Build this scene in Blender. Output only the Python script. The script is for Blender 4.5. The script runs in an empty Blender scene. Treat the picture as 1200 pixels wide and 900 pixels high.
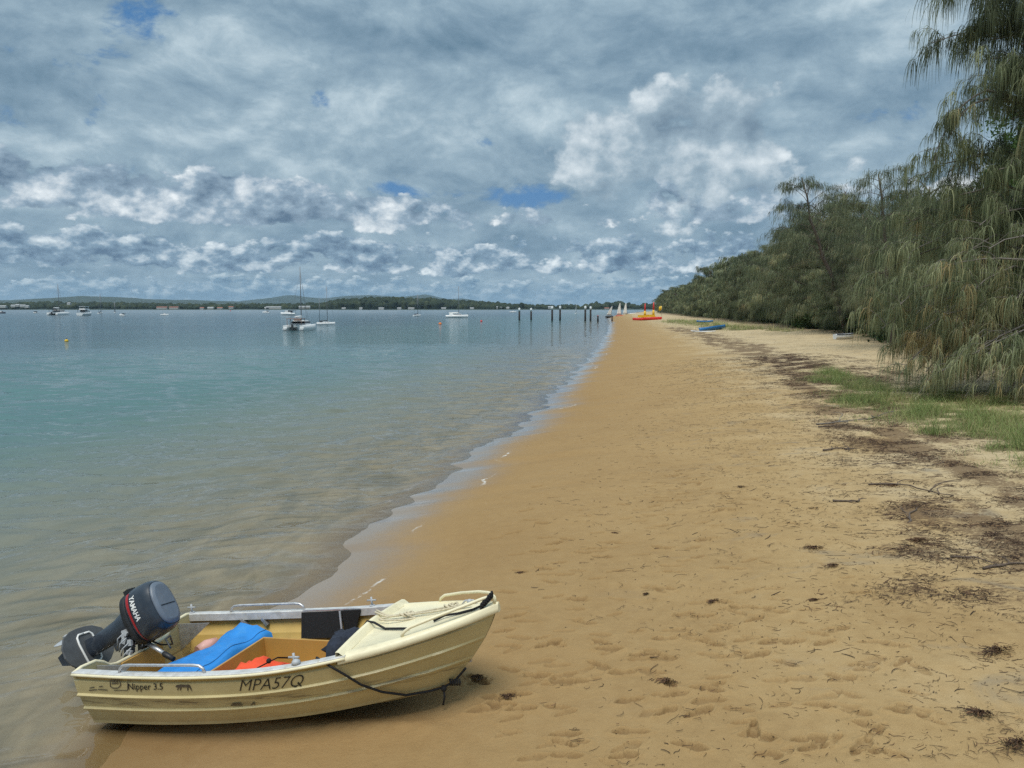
import bpy, math, random
import numpy as np
from mathutils import Vector, Matrix, Euler

# ------------------------------------------------------------------ camera, sky, sun, exposure
sc = bpy.context.scene
COL = sc.collection
R = math.radians
H = 3.52                       # eye height above the water
F = 880.0 / 1200.0             # focal length / picture width
PITCH = math.atan(89.0 / 880.0)
cam_d = bpy.data.cameras.new('camera')
cam = bpy.data.objects.new('camera', cam_d)
COL.objects.link(cam)
cam.location = (0, 0, H)
cam.rotation_euler = (R(90) - PITCH, 0, 0)
cam_d.sensor_width = 36
cam_d.lens = 36 * F
cam_d.clip_start = 0.1
cam_d.clip_end = 40000
sc.camera = cam

SUN_EL, SUN_AZ = R(68), R(-160)         # azimuth measured from +Y towards +X
sun_d = bpy.data.lights.new('sun', 'SUN')
sun_d.energy = 2.55
sun_d.angle = R(30)
sun_d.color = (1.0, 0.95, 0.86)
sun = bpy.data.objects.new('sun', sun_d)
COL.objects.link(sun)
sdir = Vector((math.sin(SUN_AZ) * math.cos(SUN_EL), math.cos(SUN_AZ) * math.cos(SUN_EL), math.sin(SUN_EL)))
sun.rotation_euler = sdir.to_track_quat('Z', 'Y').to_euler()
sun.location = (0, 0, 60)

vs = sc.view_settings
vs.view_transform = 'Standard'
vs.look = 'None'
vs.exposure = 0.28
vs.gamma = 1.0
vs.use_curve_mapping = False
sc.cycles.use_denoising = False
sc.cycles.max_bounces = 8
sc.cycles.transparent_max_bounces = 16
sc.cycles.volume_bounces = 0
sc.cycles.caustics_reflective = False
sc.cycles.caustics_refractive = False


class G:
    """small helper to write node expressions"""
    def __init__(s, nt):
        s.nt = nt
        s.N = nt.nodes
        s.L = nt.links

    def put(s, sock, v):
        if v is None:
            return
        if isinstance(v, bpy.types.NodeSocket):
            s.L.new(v, sock)
        elif isinstance(v, (tuple, list)) and sock.type == 'RGBA' and len(v) == 3:
            sock.default_value = (*v, 1)
        else:
            sock.default_value = v

    def node(s, t, **kw):
        n = s.N.new(t)
        for k, v in kw.items():
            setattr(n, k, v)
        return n

    def m(s, op, a, b=None, c=None, clamp=False):
        n = s.node('ShaderNodeMath', operation=op, use_clamp=clamp)
        s.put(n.inputs[0], a)
        s.put(n.inputs[1], b)
        if c is not None:
            s.put(n.inputs[2], c)
        return n.outputs[0]

    def add(s, a, b): return s.m('ADD', a, b)
    def sub(s, a, b): return s.m('SUBTRACT', a, b)
    def mul(s, a, b): return s.m('MULTIPLY', a, b)

    def vm(s, op, a, b=None, scale=None):
        n = s.node('ShaderNodeVectorMath', operation=op)
        s.put(n.inputs[0], a)
        if b is not None:
            s.put(n.inputs[1], b)
        if scale is not None:
            s.put(n.inputs['Scale'], scale)
        return n.outputs[0]

    def xyz(s, x, y, z):
        n = s.node('ShaderNodeCombineXYZ')
        s.put(n.inputs[0], x); s.put(n.inputs[1], y); s.put(n.inputs[2], z)
        return n.outputs[0]

    def sep(s, v):
        n = s.node('ShaderNodeSeparateXYZ')
        s.put(n.inputs[0], v)
        return n.outputs

    def ss(s, v, lo, hi, a=0.0, b=1.0):
        n = s.node('ShaderNodeMapRange', interpolation_type='SMOOTHSTEP')
        s.put(n.inputs[0], v); s.put(n.inputs[1], lo); s.put(n.inputs[2], hi); s.put(n.inputs[3], a); s.put(n.inputs[4], b)
        return n.outputs[0]

    def lin(s, v, lo, hi, a=0.0, b=1.0):
        n = s.node('ShaderNodeMapRange')
        s.put(n.inputs[0], v); s.put(n.inputs[1], lo); s.put(n.inputs[2], hi); s.put(n.inputs[3], a); s.put(n.inputs[4], b)
        return n.outputs[0]

    def noise(s, vec, scale, detail=4, rough=0.5, dist=0.0, lac=2.0):
        n = s.node('ShaderNodeTexNoise')
        s.put(n.inputs['Vector'], vec)
        s.put(n.inputs['Scale'], scale); s.put(n.inputs['Detail'], detail); s.put(n.inputs['Roughness'], rough)
        s.put(n.inputs['Distortion'], dist); s.put(n.inputs['Lacunarity'], lac)
        return n.outputs[0]

    def vor(s, vec, scale, detail=0.0, rough=0.5, smooth=0.6):
        n = s.node('ShaderNodeTexVoronoi', feature='F1', normalize=True)
        s.put(n.inputs['Vector'], vec)
        s.put(n.inputs['Scale'], scale); s.put(n.inputs['Detail'], detail); s.put(n.inputs['Roughness'], rough)
        return n.outputs["Distance"]

    def mix(s, f, a, b, typ='MIX'):
        n = s.node('ShaderNodeMix', data_type='RGBA', blend_type=typ)
        s.put(n.inputs[0], f); s.put(n.inputs[6], a); s.put(n.inputs[7], b)
        return n.outputs[2]

    def ramp(s, v, stops):
        n = s.node('ShaderNodeValToRGB')
        s.put(n.inputs[0], v)
        el = n.color_ramp.elements
        while len(el) < len(stops):
            el.new(0.5)
        for e, (p, c) in zip(el, stops):
            e.position = p
            e.color = (*c, 1)
        return n.outputs[0]

    def attr(s, name):
        n = s.node('ShaderNodeAttribute', attribute_name=name)
        return n.outputs['Fac']

    def bump(s, h, strength, dist):
        n = s.node('ShaderNodeBump')
        s.put(n.inputs['Height'], h); s.put(n.inputs['Strength'], strength); s.put(n.inputs['Distance'], dist)
        return n.outputs[0]


def build_world():
    w = bpy.data.worlds.new('World')
    sc.world = w
    w.use_nodes = True
    w.cycles.sampling_method = 'MANUAL'
    w.cycles.sample_map_resolution = 256
    nt = w.node_tree
    nt.nodes.clear()
    g = G(nt)
    STR = 0.1
    sky = g.node('ShaderNodeTexSky', sky_type='NISHITA')
    sky.sun_disc = False
    sky.sun_elevation = SUN_EL
    sky.sun_rotation = SUN_AZ
    sky.air_density = 1.0
    sky.dust_density = 0.6
    sky.ozone_density = 2.0
    tc = g.node('ShaderNodeTexCoord')
    d = g.vm('NORMALIZE', tc.outputs['Generated'])
    x, y, z = g.sep(d)
    e = g.m('ARCSINE', z)
    az = g.m('ARCTAN2', x, y)

    def spot(px, py, rx, ry):
        """soft round window in the sky, centred on a direction"""
        a0, e0 = math.atan((px - 600) / 880), math.atan((361 - py) / math.hypot(880, px - 600))
        u = g.m('DIVIDE', g.sub(az, a0), rx / 880)
        v = g.m('DIVIDE', g.sub(e, e0), ry / 880)
        r2 = g.add(g.mul(u, u), g.mul(v, v))
        return g.m('EXPONENT', g.mul(r2, -1.0))

    def sum_(*a):
        r = a[0]
        for b in a[1:]:
            r = g.add(r, b)
        return r

    # --- high sheet of grey stratocumulus, drawn on a flat ceiling
    inv = g.m('DIVIDE', 1.0, g.add(g.m('MAXIMUM', z, 0.0), 0.15))
    P = g.xyz(g.mul(x, inv), g.mul(y, inv), 0.0)
    Q = g.xyz(x, y, g.mul(z, 1.7))
    wv = g.node('ShaderNodeTexNoise')
    g.put(wv.inputs['Vector'], Q); wv.inputs['Scale'].default_value = 5.0; wv.inputs['Detail'].default_value = 2.0
    warp = g.vm('SCALE', g.vm('SUBTRACT', wv.outputs['Color'], (0.5, 0.5, 0.5)), None, 0.11)
    Qw = g.vm('ADD', Q, warp)
    nA = g.noise(P, 1.25, 4, 0.5, 0.5)
    nD = g.noise(Qw, 5.5, 7, 0.60)
    nE = g.noise(g.vm('ADD', Qw, (-0.004, 0.0, 0.035)), 5.5, 7, 0.60)
    nF = g.noise(g.vm('ADD', Qw, (3.1, 8.2, 1.4)), 15.0, 5, 0.62)
    base = g.add(g.mul(nA, 0.45), g.add(g.mul(nD, 0.40), g.mul(nF, 0.15)))
    relief = g.mul(g.sub(nD, nE), 0.75)
    holes = sum_(g.mul(spot(200, 52, 95, 26), 0.085), g.mul(spot(405, 126, 55, 20), 0.13), g.mul(spot(612, 230, 75, 15), 0.165),
                 g.mul(spot(470, 226, 55, 12), 0.16), g.mul(spot(530, 172, 60, 10), 0.12), g.mul(spot(300, 98, 60, 16), 0.06))
    lift = sum_(g.mul(spot(620, 130, 260, 40), 0.05), g.mul(spot(1040, 50, 120, 40), 0.09), g.mul(spot(80, 20, 130, 50), 0.05),
                g.mul(spot(280, 150, 260, 34), 0.06), g.mul(spot(570, 132, 60, 12), 0.05))
    dark = sum_(g.mul(spot(760, 70, 190, 40), 0.06), g.mul(spot(430, 60, 200, 40), 0.05), g.mul(spot(30, 105, 80, 24), 0.10), g.mul(spot(960, 120, 130, 60), 0.05))
    tone = g.add(g.sub(g.add(base, lift), dark), relief)
    sheet_col = g.ramp(tone, [(0.28, (1.15, 1.95, 2.7)), (0.42, (1.8, 2.7, 3.5)), (0.55, (2.65, 3.65, 4.4)), (0.68, (4.2, 5.2, 5.8)), (0.84, (7.4, 7.9, 8.1))])
    cover = g.ss(g.sub(g.add(g.add(g.mul(nD, 0.6), g.mul(nF, 0.4)), 0.10), holes), 0.40, 0.50)
    # --- blue behind
    blue = g.mix(0.8, sky.outputs[0], (0.42, 1.55, 3.5))
    col = g.mix(cover, blue, sheet_col)

    # --- rows of cumulus, smaller and bluer towards the horizon
    def row(scale, zs, seed, e_lo, e_hi, soft, thr, hi, mid, lo, gain, extra=None, depth=0.42, edge=0.06):
        v = g.vm('ADD', g.vm('ADD', g.xyz(g.mul(x, scale), g.mul(y, scale), g.mul(z, scale * zs)), seed), g.vm('SCALE', warp, None, scale * 0.12))

        def dens(vec):
            a = g.noise(vec, 1.0, 7, 0.60)
            b = g.vor(vec, 1.9, 2.0, 0.6)
            return g.sub(g.mul(a, 0.75), g.mul(g.sub(b, 0.45), 0.36))
        n0 = dens(v)
        n1 = dens(g.vm('ADD', v, (-0.12, 0.0, 0.32)))
        win = g.mul(g.ss(e, e_lo, e_lo + soft * 0.5), g.ss(e, e_hi, e_hi - soft))
        dn = g.add(n0, g.mul(g.sub(win, 1.0), depth))
        if extra is not None:
            dn = g.add(dn, extra)
        c = g.ss(dn, thr, thr + edge)
        lit = g.m('ADD', g.mul(g.sub(n0, n1), gain), 0.40, clamp=True)
        # thick middles are greyer than their fringes
        lit = g.m('SUBTRACT', lit, g.ss(n0, thr + 0.08, thr + 0.34, 0.0, 0.26), clamp=True)
        colr = g.ramp(lit, [(0.0, lo), (0.38, mid), (0.66, tuple(0.5 * (a + b) for a, b in zip(mid, hi))), (0.92, hi)])
        return c, colr

    rows = [
        row(27, 2.1, (3, 1, 8), -0.02, 0.075, 0.05, 0.36, (5.8, 6.7, 7.1), (2.0, 3.05, 4.0), (1.0, 1.8, 2.75), 3.0),
        row(19, 1.8, (11, 4, 2), 0.02, 0.135, 0.07, 0.335, (7.2, 7.9, 8.2), (2.05, 3.0, 3.9), (0.95, 1.55, 2.35), 3.2),
        row(10.5, 1.6, (2, 9, 5), 0.070, 0.22, 0.09, 0.385, (8.4, 8.8, 8.9), (2.5, 3.4, 4.25), (1.0, 1.6, 2.35), 3.2,
            sum_(g.mul(spot(300, 238, 75, 30), 0.15), g.mul(spot(50, 195, 90, 34), 0.14), g.mul(spot(455, 245, 40, 32), 0.12), g.mul(spot(160, 212, 46, 34), 0.11),
                 g.mul(spot(160, 265, 60, 20), 0.08), g.mul(spot(612, 228, 70, 16), -0.3), g.mul(spot(470, 222, 50, 13), -0.14), g.mul(spot(550, 180, 100, 30), -0.12))),
        row(8.0, 1.35, (5, 2, 13), 0.06, 0.34, 0.06, 0.47, (7.0, 7.6, 7.9), (2.7, 3.6, 4.3), (1.5, 2.2, 2.9), 2.6,
            sum_(g.mul(spot(770, 190, 150, 75), 0.22), g.mul(spot(690, 150, 60, 40), 0.10), g.mul(spot(850, 170, 90, 50), 0.10), -0.08), 0.5, 0.08),
    ]
    for c, colr in rows:
        col = g.mix(c, col, colr)
    # pale blue murk just over the horizon
    hz = g.ss(e, 0.0, 0.045, 0.6, 0.0)
    col = g.mix(hz, col, (2.0, 3.25, 4.4))
    # an overcast sky is brightest overhead
    up = g.ss(e, 0.33, 0.85, 1.0, 1.55)
    col = g.vm('SCALE', col, None, up)
    bg = g.node('ShaderNodeBackground')
    g.put(bg.inputs[0], col)
    bg.inputs[1].default_value = STR
    out = g.node('ShaderNodeOutputWorld')
    g.L.new(bg.outputs[0], out.inputs[0])


build_world()

# ------------------------------------------------------------------ helpers
rng = np.random.default_rng(7)
random.seed(7)


def tag(o, label=None, cat=None, group=None, kind=None):
    if label: o['label'] = label
    if cat: o['category'] = cat
    if group: o['group'] = group
    if kind: o['kind'] = kind
    return o


def empty(name, loc=(0, 0, 0), rz=0.0, label=None, cat=None, group=None):
    o = bpy.data.objects.new(name, None)
    o.empty_display_size = 0.2
    COL.objects.link(o)
    o.location = loc
    o.rotation_euler = (0, 0, rz)
    return tag(o, label, cat, group)


def np_mesh(name, V, Q, mat=None, parent=None, attrs=None, smooth=False, mi=None):
    """mesh object from arrays; Q is (n,3) or (n,4)"""
    V = np.asarray(V, dtype=np.float32)
    Q = np.asarray(Q, dtype=np.int32)
    me = bpy.data.meshes.new(name)
    me.vertices.add(len(V))
    me.vertices.foreach_set('co', V.ravel())
    n, k = Q.shape
    me.loops.add(n * k)
    me.loops.foreach_set('vertex_index', Q.ravel())
    me.polygons.add(n)
    me.polygons.foreach_set('loop_start', np.arange(0, n * k, k, dtype=np.int32))
    if smooth:
        me.polygons.foreach_set('use_smooth', np.ones(n, dtype=bool))
    me.update(calc_edges=True)
    for an, av in (attrs or {}).items():
        a = me.attributes.new(an, 'FLOAT', 'POINT')
        a.data.foreach_set('value', np.asarray(av, dtype=np.float32).ravel())
    o = bpy.data.objects.new(name, me)
    COL.objects.link(o)
    if mat is not None:
        for mm in (mat if isinstance(mat, (list, tuple)) else [mat]):
            me.materials.append(mm)
    if mi is not None:
        me.polygons.foreach_set('material_index', np.asarray(mi, dtype=np.int32))
    if parent is not None:
        o.parent = parent
    return o


class MB:
    """collects simple shapes into one mesh"""
    def __init__(s):
        s.v, s.f, s.sm = [], [], []

    def quad_strip(s, rows, closed_u=False, closed_v=False, smooth=True, flip=False):
        """rows: list of equally long lists of points"""
        b = len(s.v)
        n, k = len(rows), len(rows[0])
        for r in rows:
            s.v += [tuple(p) for p in r]
        for i in range(n if closed_v else n - 1):
            for j in range(k if closed_u else k - 1):
                a = b + i * k + j
                c = b + i * k + (j + 1) % k
                d = b + ((i + 1) % n) * k + (j + 1) % k
                e = b + ((i + 1) % n) * k + j
                s.f.append((a, e, d, c) if flip else (a, c, d, e))
                s.sm.append(smooth)
        return b

    def poly(s, pts, smooth=False):
        b = len(s.v)
        s.v += [tuple(p) for p in pts]
        s.f.append(tuple(range(b, b + len(pts))))
        s.sm.append(smooth)

    def box(s, c, size, rot=None, taper=1.0):
        hx, hy, hz = size[0] / 2, size[1] / 2, size[2] / 2
        P = []
        for z in (-1, 1):
            t = taper if z > 0 else 1.0
            for x, y in ((-1, -1), (1, -1), (1, 1), (-1, 1)):
                p = Vector((x * hx * t, y * hy * t, z * hz))
                if rot is not None:
                    p = rot @ p
                P.append(tuple(Vector(c) + p))
        b = len(s.v)
        s.v += P
        for f in ((3, 2, 1, 0), (4, 5, 6, 7), (0, 1, 5, 4), (1, 2, 6, 5), (2, 3, 7, 6), (3, 0, 4, 7)):
            s.f.append(tuple(b + i for i in f))
            s.sm.append(False)

    def tube(s, pts, r, n=8, caps=True, flat=1.0):
        """r: number or list; a round bar along pts"""
        pts = [Vector(p) for p in pts]
        rr = r if isinstance(r, (list, tuple, np.ndarray)) else [r] * len(pts)
        rows = []
        ref = None
        for i, p in enumerate(pts):
            t = (pts[min(i + 1, len(pts) - 1)] - pts[max(i - 1, 0)])
            if t.length < 1e-9:
                t = Vector((0, 0, 1))
            t.normalize()
            if ref is None:
                ref = t.orthogonal().normalized()
            ref = (ref - t * ref.dot(t))
            if ref.length < 1e-6:
                ref = t.orthogonal()
            ref.normalize()
            bi = t.cross(ref)
            rows.append([p + (ref * math.cos(a) + bi * math.sin(a) * flat) * rr[i] for a in [2 * math.pi * k / n for k in range(n)]])
        b = s.quad_strip(rows, closed_u=True)
        if caps:
            k = len(rows)
            s.f.append(tuple(b + j for j in reversed(range(n)))); s.sm.append(False)
            s.f.append(tuple(b + (k - 1) * n + j for j in range(n))); s.sm.append(False)

    def prism(s, outline, axis_a, axis_b, origin, depth, n=None):
        """outline (2D) spanned by two axes, extruded along their cross product"""
        A, B, O = Vector(axis_a), Vector(axis_b), Vector(origin)
        N = A.cross(B).normalized() * depth
        P0 = [O + A * p[0] + B * p[1] for p in outline]
        P1 = [p + N for p in P0]
        b = len(s.v)
        k = len(outline)
        s.v += [tuple(p) for p in P0 + P1]
        s.f.append(tuple(b + i for i in reversed(range(k)))); s.sm.append(False)
        s.f.append(tuple(b + k + i for i in range(k))); s.sm.append(False)
        for i in range(k):
            j = (i + 1) % k
            s.f.append((b + i, b + j, b + k + j, b + k + i)); s.sm.append(False)

    def ball(s, c, r, n=10, m=7, sq=(1, 1, 1)):
        rows = []
        for i in range(m + 1):
            a = math.pi * (0.02 + 0.96 * i / m)
            rows.append([(c[0] + r * sq[0] * math.sin(a) * math.cos(2 * math.pi * j / n), c[1] + r * sq[1] * math.sin(a) * math.sin(2 * math.pi * j / n),
                          c[2] - r * sq[2] * math.cos(a)) for j in range(n)])
        b = s.quad_strip(rows, closed_u=True)
        s.f.append(tuple(b + j for j in reversed(range(n)))); s.sm.append(True)
        s.f.append(tuple(b + m * n + j for j in range(n))); s.sm.append(True)

    def build(s, name, mat, parent=None, bevel=0.0, loc=None):
        me = bpy.data.meshes.new(name)
        me.from_pydata([tuple(p) for p in s.v], [], s.f)
        me.polygons.foreach_set('use_smooth', s.sm)
        me.update()
        o = bpy.data.objects.new(name, me)
        COL.objects.link(o)
        for mm in (mat if isinstance(mat, (list, tuple)) else [mat]):
            me.materials.append(mm)
        if parent is not None:
            o.parent = parent
        if loc is not None:
            o.location = loc
        if bevel:
            b = o.modifiers.new('bevel', 'BEVEL')
            b.width = bevel
            b.segments = 2
            b.limit_method = 'ANGLE'
        return o


def copy_tree(o, parent=None):
    c = o.copy()
    COL.objects.link(c)
    c.parent = parent
    for ch in [q for q in bpy.data.objects if q.parent == o]:
        copy_tree(ch, c)
    return c


def vnoise(x, y, seed=0):
    """value noise on a lattice, arrays in, -1..1 out"""
    xi = np.floor(x).astype(np.int64); yi = np.floor(y).astype(np.int64)
    xf = x - xi; yf = y - yi
    xf = xf * xf * (3 - 2 * xf); yf = yf * yf * (3 - 2 * yf)

    def h(a, b):
        n = (a * 374761393 + b * 668265263 + seed * 974634777) & 0xffffffff
        n = ((n ^ (n >> 13)) * 1274126177) & 0xffffffff
        n = n ^ (n >> 16)
        return (n & 0xffff) / 32767.5 - 1.0
    return (h(xi, yi) * (1 - xf) + h(xi + 1, yi) * xf) * (1 - yf) + (h(xi, yi + 1) * (1 - xf) + h(xi + 1, yi + 1) * xf) * yf


def fbm(x, y, oct=4, seed=0, gain=0.5):
    r = np.zeros_like(x, dtype=float); a = 1.0; t = 0.0
    for i in range(oct):
        r += a * vnoise(x * 2 ** i + 17.3 * i, y * 2 ** i - 9.1 * i, seed + i); t += a; a *= gain
    return r / t


# picture direction -> place on the ground; used only to read distances off the photograph
CP, SP = math.cos(PITCH), math.sin(PITCH)


def ray(px, py):
    u, v = (px - 600) / 880, (450 - py) / 880
    return np.array([u, CP + v * SP, -SP + v * CP])


def gp(px, py, z=0.0):
    d = ray(px, py)
    t = (z - H) / d[2]
    return np.array([d[0] * t, d[1] * t, z])


def at(px, py, Y):
    d = ray(px, py)
    t = Y / d[1]
    return np.array([d[0] * t, Y, H + d[2] * t])


# ------------------------------------------------------------------ lie of the land
SHORE_PX = [(95, 905), (150, 853), (225, 780), (300, 712), (380, 652), (433, 617), (460, 595), (507, 565), (545, 538), (577, 517), (637, 470),
            (673, 437), (702, 405), (712, 387), (715, 378), (712, 373), (720, 369.6), (742, 366.6), (772, 364.6)]
_sh = np.array([gp(a, b)[:2] for a, b in SHORE_PX])
_sh = np.vstack([[_sh[0, 0] - 2.2, -6.0], [_sh[0, 0] - 1.2, 1.0], _sh, [900, 1150], [2500, 1800], [9000, 5200]])
SHX, SHY = _sh[:, 0], _sh[:, 1]


def shore_x(y):
    return np.interp(y, SHY, SHX)


def shore_s(x, y):
    """distance up the beach from the water's edge (negative in the water)"""
    x = np.asarray(x, float); y = np.asarray(y, float)
    e = np.maximum(0.5, np.abs(y) * 0.02)
    sl = (shore_x(y + e) - shore_x(y - e)) / (2 * e)
    w = 0.10 * np.sin(y * 1.1 + 0.6) + 0.07 * np.sin(y * 2.3 + 1.0) + 0.05 * np.sin(y * 0.43)
    w = w + 0.24 * vnoise(y * 0.62 + 3.3, np.zeros_like(y), 19) + 0.16 * vnoise(y * 2.1, np.zeros_like(y), 23)
    return (x - shore_x(y)) / np.sqrt(1 + np.minimum(sl, 3) ** 2) + w * np.clip((y - 4) / 8, 0.12, 1)


PS = [-400, -60, -25, -12, -5, -2, 0, 1.5, 3, 6, 10, 14, 20, 40, 120, 600]
PZ = [-14, -3.5, -1.7, -0.9, -0.40, -0.15, 0, 0.17, 0.36, 0.62, 0.86, 1.08, 1.3, 1.9, 3.5, 6]


def ground_z(x, y):
    s = shore_s(x, y)
    z = np.interp(s, PS, PZ)
    z = z + 0.05 * fbm(np.asarray(x) * 0.35, np.asarray(y) * 0.35, 3, 5) * np.clip((s - 2) / 5, 0, 1)
    return z


def gg(px, py):
    """place on the ground seen at a picture point"""
    z = 0.5
    for _ in range(12):
        p = gp(px, py, min(z, 3.0))
        z = 0.5 * z + 0.5 * float(ground_z(p[0], p[1]))
    return np.array([p[0], p[1], float(ground_z(p[0], p[1]))])


def seg_dist(x, y, pts):
    """distance to a polyline"""
    best = np.full(np.shape(x), 1e9)
    for (x0, y0), (x1, y1) in zip(pts[:-1], pts[1:]):
        dx, dy = x1 - x0, y1 - y0
        t = np.clip(((x - x0) * dx + (y - y0) * dy) / (dx * dx + dy * dy + 1e-9), 0, 1)
        best = np.minimum(best, np.hypot(x - x0 - t * dx, y - y0 - t * dy))
    return best


WRACK = [np.array([gg(*p)[:2] for p in pl]) for pl in (
    [(790, 384), (830, 394), (870, 407), (905, 420), (935, 432)],
    [(880, 404), (915, 428), (950, 446), (985, 468), (1010, 490), (1060, 520), (1100, 560), (1150, 600), (1230, 650)],
    [(1030, 700), (1080, 690), (1130, 700), (1200, 690)],
    [(1060, 645), (1120, 660), (1200, 665)],
    [(950, 432), (985, 450), (1030, 440)])]


def litter_density(x, y):
    s = shore_s(x, y)
    base = np.clip((s - 5.0) / 6, 0, 1) * 0.25 * np.clip((18 - s) / 4, 0, 1)
    w = base
    for pl, (wd, am) in zip(WRACK, ((1.9, 1.1), (1.25, 1.15), (0.5, 0.7), (0.4, 0.6), (2.4, 0.8))):
        dd = seg_dist(x, y, pl)
        w = np.maximum(w, am * np.exp(-(dd / wd) ** 2))
    n = fbm(x * 1.7 + 3, y * 0.8, 4, 31)
    return np.clip(w * (0.74 + 1.25 * n), 0, 1)


GRASS_PL = [([gg(*p)[:2] for p in pl], wd) for pl, wd in (
    ([(960, 437), (1000, 452), (1050, 468)], 0.9),
    ([(1010, 470), (1060, 480), (1110, 492), (1170, 512), (1260, 545)], 0.9),
    ([(1080, 480), (1140, 490), (1200, 500), (1300, 520)], 1.6),
    ([(1060, 462), (1120, 470), (1200, 478), (1300, 485)], 1.8),
    ([(1085, 503), (1105, 510)], 0.35),
    ([(790, 376), (820, 379), (850, 383), (880, 386)], 3.0),
    ([(870, 384), (900, 386), (930, 388)], 1.4))]


def grass_density(x, y):
    w = np.zeros(np.shape(x))
    for pl, wd in GRASS_PL:
        dd = seg_dist(x, y, pl)
        w = np.maximum(w, np.exp(-(dd / wd) ** 2))
    return np.clip(w * (0.62 + 1.5 * fbm(x * 1.5, y * 1.5, 4, 77)), 0, 1)


# ------------------------------------------------------------------ materials
M = {}


def new_mat(name):
    m = bpy.data.materials.new(name)
    m.use_nodes = True
    nt = m.node_tree
    nt.nodes.clear()
    g = G(nt)
    out = g.node('ShaderNodeOutputMaterial')
    return m, g, out


def paint(name, col, rough=0.5, metal=0.0, var=0.12, scale=6.0, dirt=None, bump=0.0, bump_scale=60.0, spec=0.5, coat=0.0):
    """a surface with a slight uneven tone, optional dirt blotches"""
    m, g, out = new_mat(name)
    tc = g.node('ShaderNodeTexCoord')
    v = tc.outputs['Object']
    n = g.noise(v, scale, 6, 0.6)
    c2 = tuple(max(0, c * (1 - var * 2)) for c in col)
    c3 = tuple(min(1, c * (1 + var)) for c in col)
    c = g.ramp(n, [(0.25, c2), (0.75, c3)])
    if dirt:
        dn = g.ss(g.noise(v, scale * 0.9, 8, 0.7, 0.4), 0.52, 0.72)
        c = g.mix(g.mul(dn, dirt[1]), c, dirt[0])
    p = g.node('ShaderNodeBsdfPrincipled')
    g.put(p.inputs['Base Color'], c)
    g.put(p.inputs['Roughness'], g.lin(g.noise(v, scale * 2.3, 4), 0.3, 0.7, max(0.02, rough - 0.08), min(1, rough + 0.10)))
    p.inputs['Metallic'].default_value = metal
    p.inputs['Specular IOR Level'].default_value = spec
    p.inputs['Coat Weight'].default_value = coat
    if bump:
        g.put(p.inputs['Normal'], g.bump(g.noise(v, bump_scale, 5, 0.6), bump, 0.01))
    g.L.new(p.outputs[0], out.inputs[0])
    M[name] = m
    return m


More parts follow.
